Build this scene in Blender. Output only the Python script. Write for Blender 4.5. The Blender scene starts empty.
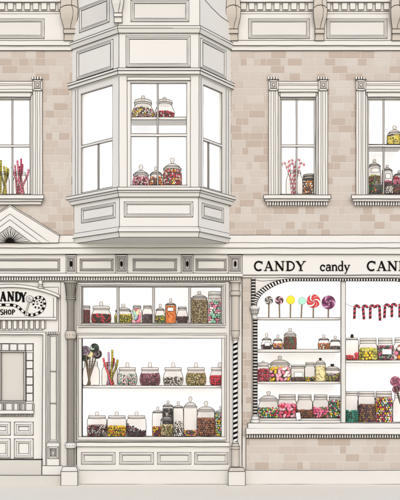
import bpy, math, random
from math import sin, cos, pi, radians
random.seed(7)
S = 1/65.0            # metres per unit (one unit = one photo pixel on the shop-front plane)
D = 800.0             # viewer distance from the shop front, in units
HX, HY = 200.0, 374.0 # eye position across / down
GY = 484.0            # ground level
scene = bpy.context.scene
COL = scene.collection
ORG = {}

# ------------------------------------------------------------------ materials
def lin(c):
    c /= 255.0
    return c/12.92 if c <= 0.04045 else ((c+0.055)/1.055)**2.4
K = 0.80
MATS = {}
def mat(name, rgb, rough=0.7, var=0.03, scale=3.0, k=K, spec=0.2, bump=0.0):
    if name in MATS: return MATS[name]
    m = bpy.data.materials.new(name); m.use_nodes = True
    nt = m.node_tree; b = nt.nodes['Principled BSDF']
    col = [min(1.0, lin(v)*k) for v in rgb]
    b.inputs['Roughness'].default_value = rough
    b.inputs['Specular IOR Level'].default_value = spec
    if var > 0:
        tc = nt.nodes.new('ShaderNodeTexCoord')
        nz = nt.nodes.new('ShaderNodeTexNoise'); nz.inputs['Scale'].default_value = scale; nz.inputs['Detail'].default_value = 4
        mx = nt.nodes.new('ShaderNodeMix'); mx.data_type = 'RGBA'
        mx.inputs[6].default_value = [v*(1-var) for v in col]+[1]
        mx.inputs[7].default_value = [min(1, v*(1+var)) for v in col]+[1]
        nt.links.new(tc.outputs['Object'], nz.inputs['Vector'])
        nt.links.new(nz.outputs['Fac'], mx.inputs[0])
        nt.links.new(mx.outputs[2], b.inputs['Base Color'])
        if bump:
            bp = nt.nodes.new('ShaderNodeBump'); bp.inputs['Strength'].default_value = bump; bp.inputs['Distance'].default_value = 0.004
            nt.links.new(nz.outputs['Fac'], bp.inputs['Height']); nt.links.new(bp.outputs['Normal'], b.inputs['Normal'])
    else:
        b.inputs['Base Color'].default_value = col+[1]
    MATS[name] = m
    return m
CREAM = mat('cream_paint', (234, 232, 226))
PANEL = mat('panel_paint', (227, 225, 218))
PLINTH = mat('plinth_paint', (227, 225, 219))
BEIGE = mat('beige_stone', (207, 199, 187))
GREY = mat('grey_stone', (166, 161, 152), var=0.1, scale=9)
LGREY = mat('pale_grey_trim', (196, 192, 186))
INK = mat('ink_line', (36, 33, 31), var=0, rough=0.9, spec=0)
BLACK = mat('black_paint', (22, 20, 20), var=0, rough=0.8, spec=0.05)
STEP = mat('step_stone', (214, 211, 203))
PAVE = mat('pavement_stone', (235, 228, 213), k=1.0, var=.02, scale=1.5)
MORTAR = mat('mortar', (228, 223, 216))
BRK = [mat('brick_tone_a', (207, 198, 187)), mat('brick_tone_b', (202, 191, 179)),
       mat('brick_tone_c', (193, 178, 164)), mat('brick_tone_d', (211, 203, 193))]
WHITE = mat('white_paint', (255, 255, 255), k=0.9, var=0)
PAPER = mat('paper_label', (252, 251, 248), k=0.86, var=0)
WOOD = mat('lolly_stick', (140, 120, 100), var=0.08)
STRING = mat('string', (95, 88, 82), var=0)
def backing():  # walls and ceilings glow themselves, standing in for light inside the windows
    m = bpy.data.materials.new('glowing_white_interior'); m.use_nodes = True
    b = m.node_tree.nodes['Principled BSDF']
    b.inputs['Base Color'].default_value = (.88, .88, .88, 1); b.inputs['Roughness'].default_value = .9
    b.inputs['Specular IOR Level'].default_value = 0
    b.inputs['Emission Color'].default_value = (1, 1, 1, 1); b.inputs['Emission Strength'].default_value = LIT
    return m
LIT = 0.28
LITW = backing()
def glassy(name, fac, rgb, gloss, tint=(1, 1, 1)):
    m = bpy.data.materials.new(name); m.use_nodes = True; nt = m.node_tree
    nt.nodes.clear()
    out = nt.nodes.new('ShaderNodeOutputMaterial'); t = nt.nodes.new('ShaderNodeBsdfTransparent'); t.inputs['Color'].default_value = list(tint)+[1]
    d = nt.nodes.new('ShaderNodeBsdfDiffuse'); d.inputs['Color'].default_value = [lin(v)*K for v in rgb]+[1]
    g = nt.nodes.new('ShaderNodeBsdfGlossy'); g.inputs['Roughness'].default_value = .12
    m1 = nt.nodes.new('ShaderNodeMixShader'); m1.inputs[0].default_value = fac
    m2 = nt.nodes.new('ShaderNodeMixShader'); m2.inputs[0].default_value = gloss
    nt.links.new(t.outputs[0], m1.inputs[1]); nt.links.new(d.outputs[0], m1.inputs[2])
    nt.links.new(m1.outputs[0], m2.inputs[1]); nt.links.new(g.outputs[0], m2.inputs[2])
    nt.links.new(m2.outputs[0], out.inputs[0])
    return m
GLASS = glassy('jar_glass', .03, (236, 230, 223), .008, (.955, .942, .928))
LIDGLASS = glassy('lid_glass', .35, (240, 235, 228), .01, (.95, .935, .92))
PANE = glassy('window_glass', .0, (255, 255, 255), .012)
def cm(rgb):
    return mat('sweet_%02x%02x%02x' % tuple(rgb), rgb, rough=.6, var=0, k=1.0, spec=.1)

# ------------------------------------------------------------------ mesh builder (units: x right, y DOWN like the photo, d away from the viewer)
class MB:
    def __init__(s): s.v = []; s.f = []; s.m = []; s.mats = []; s.sm = []
    def mi(s, m):
        if m not in s.mats: s.mats.append(m)
        return s.mats.index(m)
    def face(s, pts, m, smooth=False):
        n = len(s.v); s.v += pts; s.f.append(tuple(range(n, n+len(pts)))); s.m.append(s.mi(m)); s.sm.append(smooth)
    def mesh(s, vs, fs, m, smooth=False):
        n = len(s.v); s.v += vs; k = s.mi(m)
        for f in fs: s.f.append(tuple(i+n for i in f)); s.m.append(k); s.sm.append(smooth)
    def tube(s, pts, r, m=None, sides=4, closed=False, ref=(0, 0, 1), fm=None, cap=True, smooth=False, twist=0):
        acc = 0.0; n = len(pts); base = len(s.v); rr = r if callable(r) else (lambda i: r)
        for i, p in enumerate(pts):
            a = pts[(i-1) % n] if (closed or i > 0) else p
            b = pts[(i+1) % n] if (closed or i < n-1) else p
            t = [b[j]-a[j] for j in range(3)]; L = math.sqrt(sum(c*c for c in t)) or 1; t = [c/L for c in t]
            rf = ref
            if abs(sum(t[j]*rf[j] for j in range(3))) > .95: rf = (0, 1, 0) if abs(ref[1]) < .5 else (1, 0, 0)
            u = [t[1]*rf[2]-t[2]*rf[1], t[2]*rf[0]-t[0]*rf[2], t[0]*rf[1]-t[1]*rf[0]]
            L = math.sqrt(sum(c*c for c in u)) or 1; u = [c/L for c in u]
            w = [t[1]*u[2]-t[2]*u[1], t[2]*u[0]-t[0]*u[2], t[0]*u[1]-t[1]*u[0]]
            if twist and i: acc += twist*math.dist(p, pts[i-1])
            for k in range(sides):
                an = 2*pi*(k+.5)/sides+acc; ca, sa = cos(an)*rr(i), sin(an)*rr(i)
                s.v.append(tuple(p[j]+u[j]*ca+w[j]*sa for j in range(3)))
        for i in range(n if closed else n-1):
            j = (i+1) % n
            for k in range(sides):
                l = (k+1) % sides
                s.f.append((base+i*sides+k, base+i*sides+l, base+j*sides+l, base+j*sides+k))
                s.m.append(s.mi(fm(i, k) if fm else m)); s.sm.append(smooth)
        if cap and not closed:
            for i in (0, n-1):
                s.f.append(tuple(base+i*sides+k for k in range(sides))); s.m.append(s.mi(fm(i, 0) if fm else m)); s.sm.append(False)
    def lathe(s, prof, cx, cd, m, seg=20, smooth=True, fm=None):   # prof: (radius, y)
        base = len(s.v)
        for (r, y) in prof:
            for k in range(seg):
                a = 2*pi*k/seg; s.v.append((cx+r*cos(a), y, cd+r*sin(a)))
        for i in range(len(prof)-1):
            for k in range(seg):
                l = (k+1) % seg
                s.f.append((base+i*seg+k, base+i*seg+l, base+(i+1)*seg+l, base+(i+1)*seg+k))
                s.m.append(s.mi(fm(i, k) if fm else m)); s.sm.append(smooth)
    def outline(s, prof, cx, cd, r=.3):       # dark drawn edge down both sides of a turned shape
        for sg in (-1, 1):
            s.tube([(cx+sg*max(q[0], .02), q[1], cd) for q in prof], r, INK)
    def hoop(s, rad, y, cx, cd, r=.28, m=None, a0=pi, a1=2*pi):   # front half ring
        n = 13
        s.tube([(cx+rad*cos(a0+(a1-a0)*i/(n-1)), y, cd+rad*sin(a0+(a1-a0)*i/(n-1))) for i in range(n)], r, m or INK, ref=(0, 1, 0))
    def build(s, name, parent=None, org=None, label=None, cat=None, group=None, kind=None):
        if org is None: org = ORG[parent.name] if parent else (200, GY, 0)
        me = bpy.data.meshes.new(name)
        me.from_pydata([((v[0]-org[0])*S, (v[2]-org[2])*S, -(v[1]-org[1])*S) for v in s.v], [], s.f)
        for m in s.mats: me.materials.append(m)
        me.polygons.foreach_set('material_index', s.m); me.polygons.foreach_set('use_smooth', s.sm)
        me.update()
        o = bpy.data.objects.new(name, me); COL.objects.link(o)
        place(o, parent, org); tag(o, label, cat, group, kind)
        return o
def place(o, parent, org):
    po = ORG[parent.name] if parent else (200, GY, 0)
    o.location = ((org[0]-po[0])*S, (org[2]-po[2])*S, -(org[1]-po[1])*S)
    if parent: o.parent = parent
    ORG[o.name] = org
def tag(o, label=None, cat=None, group=None, kind=None):
    if label: o['label'] = label
    if cat: o['category'] = cat
    if group: o['group'] = group
    if kind: o['kind'] = kind
def empty(name, org, label, cat, group=None):
    o = bpy.data.objects.new(name, None); COL.objects.link(o); o.empty_display_size = .1
    place(o, None, org); tag(o, label, cat, group); return o
def PT(x, y, d):            # photo position at depth d -> units
    s = (D+d)/D
    return (HX+(x-HX)*s, HY+(y-HY)*s, d)

class Face:                 # a vertical plane; u runs along it, y down, off is how far proud of it
    def __init__(s, A, B):
        s.A = A; dx, dd = B[0]-A[0], B[1]-A[1]; s.L = math.hypot(dx, dd); s.t = (dx/s.L, dd/s.L)
        s.n = (s.t[1], -s.t[0])
    def p(s, u, y, o=0): return (s.A[0]+s.t[0]*u+s.n[0]*o, y, s.A[1]+s.t[1]*u+s.n[1]*o)
F0 = Face((0, 0), (400, 0))
def line(mb, F, pts, r=.3, m=None, wob=.14):
    q = []
    for i, a in enumerate(pts):
        q.append(F.p(*a))
        if i < len(pts)-1:
            b = pts[i+1]; L = math.hypot(b[0]-a[0], b[1]-a[1]); n = int(L//14)
            for k in range(1, n+1):
                f = k/(n+1); j = random.uniform(-wob, wob)
                px, py = (0, j) if abs(b[0]-a[0]) > abs(b[1]-a[1]) else (j, 0)
                q.append(F.p(a[0]+(b[0]-a[0])*f+px, a[1]+(b[1]-a[1])*f+py, a[2]+(b[2]-a[2])*f))
    mb.tube(q, r, m or INK, ref=(F.n[0], 0, F.n[1]))
def slab(mb, F, u0, y0, u1, y1, o0, o1, m=None, ink='tblr', r=.3):
    m = m or CREAM
    P = [F.p(u, y, o) for o in (o0, o1) for (u, y) in ((u0, y0), (u1, y0), (u1, y1), (u0, y1))]
    mb.mesh(P, [(4, 5, 6, 7), (0, 1, 5, 4), (1, 2, 6, 5), (2, 3, 7, 6), (3, 0, 4, 7), (3, 2, 1, 0)], m)
    if 't' in ink: line(mb, F, [(u0, y0, o1), (u1, y0, o1)], r)
    if 'b' in ink: line(mb, F, [(u0, y1, o1), (u1, y1, o1)], r)
    if 'l' in ink: line(mb, F, [(u0, y0, o1), (u0, y1, o1)], r)
    if 'r' in ink: line(mb, F, [(u1, y0, o1), (u1, y1, o1)], r)
def poly(mb, F, pts, o0, o1, m, ink=True, r=.3, closed=True):
    n = len(pts)
    P = [F.p(u, y, o0) for u, y in pts]+[F.p(u, y, o1) for u, y in pts]
    fs = [tuple(range(n, 2*n)), tuple(range(n))[::-1]]+[(i, (i+1) % n, n+(i+1) % n, n+i) for i in range(n)]
    mb.mesh(P, fs, m)
    if ink:
        q = [(u, y, o1) for u, y in pts]
        line(mb, F, q+[q[0]] if closed else q, r)
def panel(mb, F, u0, y0, u1, y1, o=0, w=2.4, h=.9, inner=None, r=.28, rim=None):   # raised moulding round a flat field
    inner = inner or PANEL; rim = rim or CREAM
    def ring(k, oo): return [F.p(u0+k, y0+k, oo), F.p(u1-k, y0+k, oo), F.p(u1-k, y1-k, oo), F.p(u0+k, y1-k, oo)]
    R = [ring(0, o), ring(w*.35, o+h), ring(w*.65, o+h), ring(w, o+.15)]
    for a, b in zip(R, R[1:]):
        for i in range(4):
            j = (i+1) % 4; mb.face([a[i], a[j], b[j], b[i]], rim)
    mb.face(R[3], inner)
    def rl(k, oo, rr): line(mb, F, [(u0+k, y0+k, oo), (u1-k, y0+k, oo), (u1-k, y1-k, oo), (u0+k, y1-k, oo), (u0+k, y0+k, oo)], rr, wob=.08)
    rl(0, o+.1, r); rl(w*.55, o+h, r*.75); rl(w, o+.2, r*1.15)
    for (a, b, c, e) in ((u0, y0, 1, 1), (u1, y0, -1, 1), (u1, y1, -1, -1), (u0, y1, 1, -1)):
        line(mb, F, [(a, b, o+.1), (a+c*w*.5, b+e*w*.5, o+h), (a+c*w, b+e*w, o+.2)], r*.8)
def cells(mb, F, x0, y0, x1, y1, holes, o0, o1, m):
    xs = sorted({x0, x1, *[v for h in holes for v in (h[0], h[2]) if x0 < v < x1]})
    ys = sorted({y0, y1, *[v for h in holes for v in (h[1], h[3]) if y0 < v < y1]})
    for a, b in zip(xs, xs[1:]):
        for c, e in zip(ys, ys[1:]):
            mx, my = (a+b)/2, (c+e)/2
            if any(h[0] < mx < h[2] and h[1] < my < h[3] for h in holes): continue
            slab(mb, F, a, c, b, e, o0, o1, m, ink='')
def bricks(mb, F, x0, y0, x1, y1, holes, o, pitch=7.42):
    y = y0; row = 0
    while y < y1-1:
        x = x0-random.uniform(0, 12); yb = min(y+pitch-.65, y1)
        while x < x1:
            w = random.choice((15.5, 15.5, 14, 16.5, 9.5)) if row % 2 == 0 else random.choice((6.5, 6.5, 9.5, 11, 14.5))
            segs = [(max(x, x0), min(x+w-.5, x1))]
            for h in holes:
                if h[1] < yb-.1 and h[3] > y+.1:
                    ns = []
                    for a, b in segs:
                        if h[0] > a: ns.append((a, min(b, h[0])))
                        if h[2] < b: ns.append((max(a, h[2]), b))
                    segs = [(a, b) for a, b in ns if b-a > .3]
            dark = random.random()
            t = BRK[2] if dark < .2 else BRK[1] if dark < .42 else BRK[3] if dark < .6 else BRK[0]
            for a, b in segs:
                if b-a > .3: slab(mb, F, a, y, b, yb, o-.3, o+.22, t, ink='')
            x += w
        y += pitch; row += 1
def dentils(mb, F, x0, x1, y0, y1, pitch, w, o0, o1, m=None, r=.24):
    x = x0
    while x+w <= x1:
        a = random.uniform(-.15, .15)
        slab(mb, F, x+a, y0, x+w+a, y1, o0, o1, m or CREAM, ink='lrb', r=r); x += pitch

# ------------------------------------------------------------------ the ground
g = MB()
g.face([(-4000, GY, -3000), (4400, GY, -3000), (4400, GY, 60), (-4000, GY, 60)], PAVE)
g.build('pavement', label='pale beige smooth pavement in front of the shop', kind='structure')

# ------------------------------------------------------------------ the building
SHOP = empty('shop_building', (200, GY, 0), 'cream and brick two storey candy shop building with bay window', 'building')
XL, XR = -60, 460
WIN_H = [(-5.5, 97, 31.5, 196), (279.5, 97, 316.5, 196), (366.5, 97, 403.5, 196)]
mb = MB()
holes = WIN_H+[(74, 40, 229, 236)]
cells(mb, F0, XL, 45, XR, 240, holes, -12, 0, MORTAR)
bricks(mb, F0, XL, 51.3, XR, 236, holes, 0)
mb.build('brick_wall', SHOP)

# ---- top cornice, left and right of the bay
def s_bracket(mb, F, u, w, y0, y1, depth, m, taper=1.0):
    H = y1-y0
    prof = [(0, depth*.95), (.1, depth*.9), (.2, depth*.85), (.3, depth*.9), (.4, depth*.98), (.5, depth*1.0), (.56, depth*.96), (.62, depth*.86), (.68, depth*.7), (.74, depth*.55), (.80, depth*.45),
            (.81, depth*.55), (.88, depth*.55), (.89, depth*.42), (1, depth*.36)]
    HW = [(0, .96), (.10, .98), (.2, .92), (.4, 1.0), (.5, 1.06), (.62, 1.0), (.72, .8), (.80, .66), (.81, .74), (.88, .74), (.89, .66), (1, .7)]
    def hw(t):
        for (a, x), (b, y) in zip(HW, HW[1:]):
            if a <= t <= b: return w/2*(x+(y-x)*(t-a)/(b-a))
        return w/2*.7
    P = []
    for t, o in prof:
        for sg in (-1, 1):
            P.append(F.p(u+sg*hw(t), y0+H*t, o))
    nb = len(P)
    for t, o in prof:
        for sg in (-1, 1): P.append(F.p(u+sg*hw(t), y0+H*t, 0))
    fs = []
    for i in range(len(prof)-1):
        a = 2*i; fs.append((a, a+1, a+3, a+2)); fs.append((a, a+2, nb+a+2, nb+a)); fs.append((a+1, nb+a+1, nb+a+3, a+3))
    n = len(prof)
    fs.append((0, 1, nb+1, nb)); fs.append((2*n-2, 2*n-1, nb+2*n-1, nb+2*n-2))
    mb.mesh(P, fs, m)
    for sg in (-1, 1):
        line(mb, F, [(u+sg*hw(t), y0+H*t, o) for t, o in prof], .3)
        line(mb, F, [(u+sg*hw(t), y0+H*t, .1) for t, o in prof], .3)
    for t, o in ((.805, depth*.56), (.885, depth*.55), (1, depth*.36), (.0, depth*.95)):
        line(mb, F, [(u-hw(t), y0+H*t, o+.1), (u+hw(t), y0+H*t, o+.1)], .28)
    line(mb, F, [(u-hw(.47), y0+H*.47, depth*.99), (u-hw(.4)*.6, y0+H*.425, depth+.1), (u, y0+H*.41, depth+.1), (u+hw(.4)*.6, y0+H*.425, depth+.1), (u+hw(.47), y0+H*.47, depth*.99)], .28)
    line(mb, F, [(u+hw(.2)*.3, y0+H*.0, depth*.95+.1), (u+hw(.2)*.3, y0+H*.2, depth*.85+.1), (u+hw(.4)*.3, y0+H*.41, depth+.1), (u+hw(.5)*.45, y0+H*.5, depth+.1), (u+hw(.6)*.4, y0+H*.62, depth*.86+.15), (u+hw(.7)*.15, y0+H*.74, depth*.55+.15), (u+hw(.8)*.1, y0+H*.8, depth*.45+.15)], .24)
for (a, b, nm) in ((XL, 72.5, 0), (231, XR, 1)):
    mb = MB()
    slab(mb, F0, a, -30, b, 41.5, -12, 0.5, CREAM, ink='')
    slab(mb, F0, a, 41.5, b, 46.5, -2, 2.4, CREAM, ink='tb')
    slab(mb, F0, a, 46.5, b, 51, -2, 1.2, CREAM, ink='b')
    slab(mb, F0, a, -30, b, 3.6, -2, 3.2, CREAM, ink='b')
    dentils(mb, F0, a+1, b-1, 3.8, 10.6, 8.4, 5.6, -1, 2.2)
    line(mb, F0, [(a, 11.6, .5), (b, 11.6, .5)])
    line(mb, F0, [(a, 14, .5), (b, 14, .5)], .2)
    c = mb.build('cornice', SHOP)
    for (p0, p1) in (((-60, 44.5),) if nm == 0 else ((248.5, 309.5), (326.5, 387), (404, 458))):
        q = MB(); panel(q, F0, p0, 19, p1, 38.8, .5, 3.2, 1.2); q.build('frieze_panel', c)
    for u, w, m in (((70.5, 17, BEIGE),) if nm == 0 else ((233, 14, BEIGE), (319, 13, BEIGE), (395.5, 13, BEIGE))):
        q = MB(); s_bracket(q, F0, u, w, -14 if nm == 0 else -14, 42, 9, m); q.build('scroll_bracket', c)

# ---- bay window
DF = -39.0
sF = (D+DF)/D
WLx, WRx = 72.0, 231.0
FLx = HX+(119-HX)*sF; FRx = HX+(199-HX)*sF
FB = Face((FLx, DF), (FRx, DF)); FLf = Face((WLx, 0), (FLx, DF)); FRf = Face((FRx, DF), (WRx, 0))
def by(y): return HY+(y-HY)*sF
def bx(x): return HX+(x-HX)*sF-FLx
def lu(x):      # photo x on the left side face -> u
    a, b = 0.0, 1.0
    for _ in range(40):
        m_ = (a+b)/2; X = WLx+(FLx-WLx)*m_; d = DF*m_
        if HX+(X-HX)*D/(D+d) < x: a = m_
        else: b = m_
    return a*FLf.L
def ru(x):
    a, b = 0.0, 1.0
    for _ in range(40):
        m_ = (a+b)/2; X = FRx+(WRx-FRx)*m_; d = DF*(1-m_)
        if HX+(X-HX)*D/(D+d) < x: a = m_
        else: b = m_
    return a*FRf.L
def foot(off):
    # footprint of the bay pushed outwards by off
    def isect(F, G):
        # lines p = A + t*u + n*off
        a = (F.A[0]+F.n[0]*off, F.A[1]+F.n[1]*off); b = (G.A[0]+G.n[0]*off, G.A[1]+G.n[1]*off)
        det = F.t[0]*(-G.t[1])+F.t[1]*G.t[0]
        s_ = ((b[0]-a[0])*(-G.t[1])+(b[1]-a[1])*G.t[0])/det
        return (a[0]+F.t[0]*s_, a[1]+F.t[1]*s_)
    W = Face((0, 0), (400, 0)); W0 = type('o', (), {})()
    def wallcut(F):
        a = (F.A[0]+F.n[0]*off, F.A[1]+F.n[1]*off); s_ = (0-a[1])/F.t[1]; return (a[0]+F.t[0]*s_, 0.0)
    return [wallcut(FLf), isect(FLf, FB), isect(FB, FRf), wallcut(FRf)]
def bay_band(mb, off, y0, y1, m, off2=None, ink='tb', corner=True, bottom=True, r=.3):
    a = foot(off); b = foot(off if off2 is None else off2)
    for i in range(3):
        mb.face([(a[i][0], y0, a[i][1]), (a[i+1][0], y0, a[i+1][1]), (b[i+1][0], y1, b[i+1][1]), (b[i][0], y1, b[i][1])], m)
    mb.face([(q[0], y0, q[1]) for q in a], m); mb.face([(q[0], y1, q[1]) for q in b], m)
    if 't' in ink: mb.tube([(q[0], y0, q[1]) for q in a], r, INK, ref=(0, 1, 0))
    if 'b' in ink: mb.tube([(q[0], y1, q[1]) for q in b], r, INK, ref=(0, 1, 0))
    if corner:
        for i in range(4): mb.tube([(a[i][0], y0, a[i][1]), (b[i][0], y1, b[i][1])], r, INK)
YT, Y1, Y2, Y3 = by(29), by(36), by(67), by(69)
mb = MB()
mb_holes_y = (by(82), by(186))
ua, ub = bx(130), bx(187.5)
cells(mb, FB, 0, by(75), FB.L, by(188), [(ua, by(82), ub, by(186.3))], -5, 0, CREAM)
la, lb = lu(80.5), lu(112.6)
cells(mb, FLf, 0, by(75), FLf.L, by(188), [(la, by(82), lb, by(186.3))], -4, 0, CREAM)
ra, rb = ru(203.2), ru(222.8)
cells(mb, FRf, 0, by(75), FRf.L, by(188), [(ra, by(82), rb, by(186.3))], -4, 0, CREAM)
# corner lines of the posts
for F, u in ((FB, 0), (FB, FB.L), (FLf, 0), (FLf, lu(75.5)), (FRf, FRf.L), (FRf, ru(226)), (FRf, ru(228.4)), (FB, bx(127.2)), (FB, bx(190.4)), (FLf, lu(78)), (FRf, ru(201))):
    line(mb, F, [(u, by(76.5), .05), (u, by(187), .05)], .28)
# wall above the transom moulding and the base below the sill
bay_band(mb, 0, by(33.5), by(69), CREAM, ink='')
BAY = mb.build('bay_window', SHOP)
q = MB(); bay_band(q, 1.5, -12, by(29), CREAM, ink=''); bay_band(q, 3.2, by(27.2), by(29.4), CREAM, ink='t'); bay_band(q, 3.0, by(29.4), by(33.6), CREAM, off2=1.2, ink='tb'); line(q, FRf, [(-4, by(-8), 1.55), (8, by(-2), 1.55), (18, by(2), 1.55), (32, by(5.5), 1.55), (FRf.L-6, by(6.5), 1.55)])
q.build('bay_cornice', BAY)
q = MB(); bay_band(q, 2.8, by(69), by(71.5), CREAM, ink='tb'); bay_band(q, 2.2, by(71.5), by(75), CREAM, ink='b'); q.build('transom_moulding', BAY)
q = MB(); bay_band(q, 3.6, by(188), by(191), CREAM, ink='tb'); bay_band(q, 2.6, by(191), by(193.2), CREAM, ink='b', off2=2.0); bay_band(q, 2.0, by(193.2), by(197), CREAM, ink='b', off2=.4); q.build('bay_sill', BAY)
q = MB(); bay_band(q, -1.2, by(197), by(226.5), CREAM, ink=''); bay_band(q, -1.2, by(226.5), by(229), CREAM, off2=.8, ink='tb'); q.build('bay_apron', BAY)
q = MB(); bay_band(q, 1.6, by(229), by(232), CREAM, ink='b'); bay_band(q, .6, by(232), by(237), CREAM, ink='b', off2=-1); bay_band(q, -1, by(237), by(237)+.6, CREAM, ink='', corner=False, off2=-34); q.build('bay_foot', BAY)
for F, u0, u1, y0, y1, o in ((FB, bx(126), bx(190.4), by(36), by(67.2), 0), (FLf, lu(76.8), lu(113.2), by(37), by(67), 0), (FRf, ru(200.5), ru(226), by(37), by(67), 0)):
    q = MB(); panel(q, F, u0, y0, u1, y1, o, 3.2, 1.2, inner=CREAM); q.build('head_panel', BAY)
for F, u0, u1 in ((FB, bx(124), bx(193)), (FLf, lu(80.6), lu(114.5)), (FRf, ru(203), ru(224.5))):
    q = MB(); panel(q, F, u0, by(201.5), u1, by(216.8), -1.2, 2.8, 1.0, inner=CREAM); q.build('apron_panel', BAY)
for F, u0, u1, y1 in ((FB, bx(131), bx(189), by(22.5)), (FLf, lu(80.5), lu(110.5), by(19.5))):
    q = MB(); panel(q, F, u0, by(1) if F is FB else by(-6), u1, y1, 1.5, 3.2, 1.2); q.build('frieze_panel', BAY)
q = MB(); s_bracket(q, FB, bx(118.5), 11, by(-22), by(24), 8, CREAM); q.build('scroll_bracket', BAY)
# sashes and panes
def sash(F, u0, y0, u1, y1, o, w, rail=None, mull=(), parent=None, low_mull=None, mw=1.5, rw=2.6, shelf=None):
    q = MB()
    slab(q, F, u0, y0, u1, y0+w, o-2, o, CREAM, ink='tb'); slab(q, F, u0, y1-w, u1, y1, o-2, o, CREAM, ink='tb')
    slab(q, F, u0, y0+w, u0+w, y1-w, o-2, o, CREAM, ink='lr'); slab(q, F, u1-w, y0+w, u1, y1-w, o-2, o, CREAM, ink='lr')
    if rail: slab(q, F, u0+w, rail, u1-w, rail+rw, o-2.2, o+.4, CREAM, ink='tb')
    for m_ in mull:
        if rail and low_mull is None:
            slab(q, F, m_-mw/2, y0+w, m_+mw/2, rail, o-1.8, o-.2, LGREY, ink='lr', r=.24)
        slab(q, F, m_-mw/2, (rail+rw) if rail else y0+w, m_+mw/2, y1-w, o-1.8, o-.2, LGREY, ink='lr', r=.24)
    q.build('sash', parent)
    q = MB(); k = w*.4
    q.face([F.p(u0+k, y0+k, o-1), F.p(u1-k, y0+k, o-1), F.p(u1-k, y1-k, o-1), F.p(u0+k, y1-k, o-1)], PANE); q.build('pane', parent)
sash(FB, ua-1.2, by(80.8), ub+1.2, by(187.2), -.8, 2.2, by(133.6), (bx(157.7),), BAY)
sash(FLf, la-1.2, by(80.8), lb+1.2, by(187.2), -.8, 2.0, by(136), (lu(97.5),), BAY, low_mull=True)
sash(FRf, ra-1, by(80.8), rb+1, by(187.2), -.8, 1.8, by(136), (ru(209.5),), BAY, low_mull=True)
q = MB()
slab(q, FB, bx(127.2), by(77.6), bx(190.4), by(80.8), -1, 1.2, CREAM, ink='tblr'); q.build('window_head', BAY)
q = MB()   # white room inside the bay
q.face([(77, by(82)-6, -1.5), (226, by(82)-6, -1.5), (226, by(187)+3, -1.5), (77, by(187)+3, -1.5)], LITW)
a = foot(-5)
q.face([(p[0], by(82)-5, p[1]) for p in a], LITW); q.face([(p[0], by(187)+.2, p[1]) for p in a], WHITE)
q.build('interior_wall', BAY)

# ---- the three sash windows in the brick wall
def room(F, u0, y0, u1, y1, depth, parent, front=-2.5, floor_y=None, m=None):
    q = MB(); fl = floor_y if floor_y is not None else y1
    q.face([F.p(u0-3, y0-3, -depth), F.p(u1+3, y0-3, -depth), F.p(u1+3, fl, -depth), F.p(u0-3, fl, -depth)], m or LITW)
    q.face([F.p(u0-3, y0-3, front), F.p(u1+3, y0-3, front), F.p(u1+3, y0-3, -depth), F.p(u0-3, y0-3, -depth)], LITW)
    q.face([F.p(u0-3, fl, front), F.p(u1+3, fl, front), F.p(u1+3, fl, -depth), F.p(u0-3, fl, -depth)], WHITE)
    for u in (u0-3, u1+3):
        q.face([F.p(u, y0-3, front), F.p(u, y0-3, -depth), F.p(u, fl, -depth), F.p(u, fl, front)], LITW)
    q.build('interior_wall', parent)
def rosette(mb, F, u0, y0, u1, y1, o, r=.26):
    slab(mb, F, u0, y0, u1, y1, -1, o, CREAM, r=r)
    w = u1-u0
    for k, oo in ((.2, .7), (.38, 1.0)):
        slab(mb, F, u0+w*k, y0+(y1-y0)*k, u1-w*k, y1-(y1-y0)*k, o-.5, o+oo, LGREY if k == .2 else CREAM, r=r)
    line(mb, F, [(u0, y0, o+.1), (u0+w*.2, y0+(y1-y0)*.2, o+.7)], r*.8); line(mb, F, [(u1, y0, o+.1), (u1-w*.2, y0+(y1-y0)*.2, o+.7)], r*.8)
    line(mb, F, [(u0, y1, o+.1), (u0+w*.2, y1-(y1-y0)*.2, o+.7)], r*.8); line(mb, F, [(u1, y1, o+.1), (u1-w*.2, y1-(y1-y0)*.2, o+.7)], r*.8)
WN = []
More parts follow.
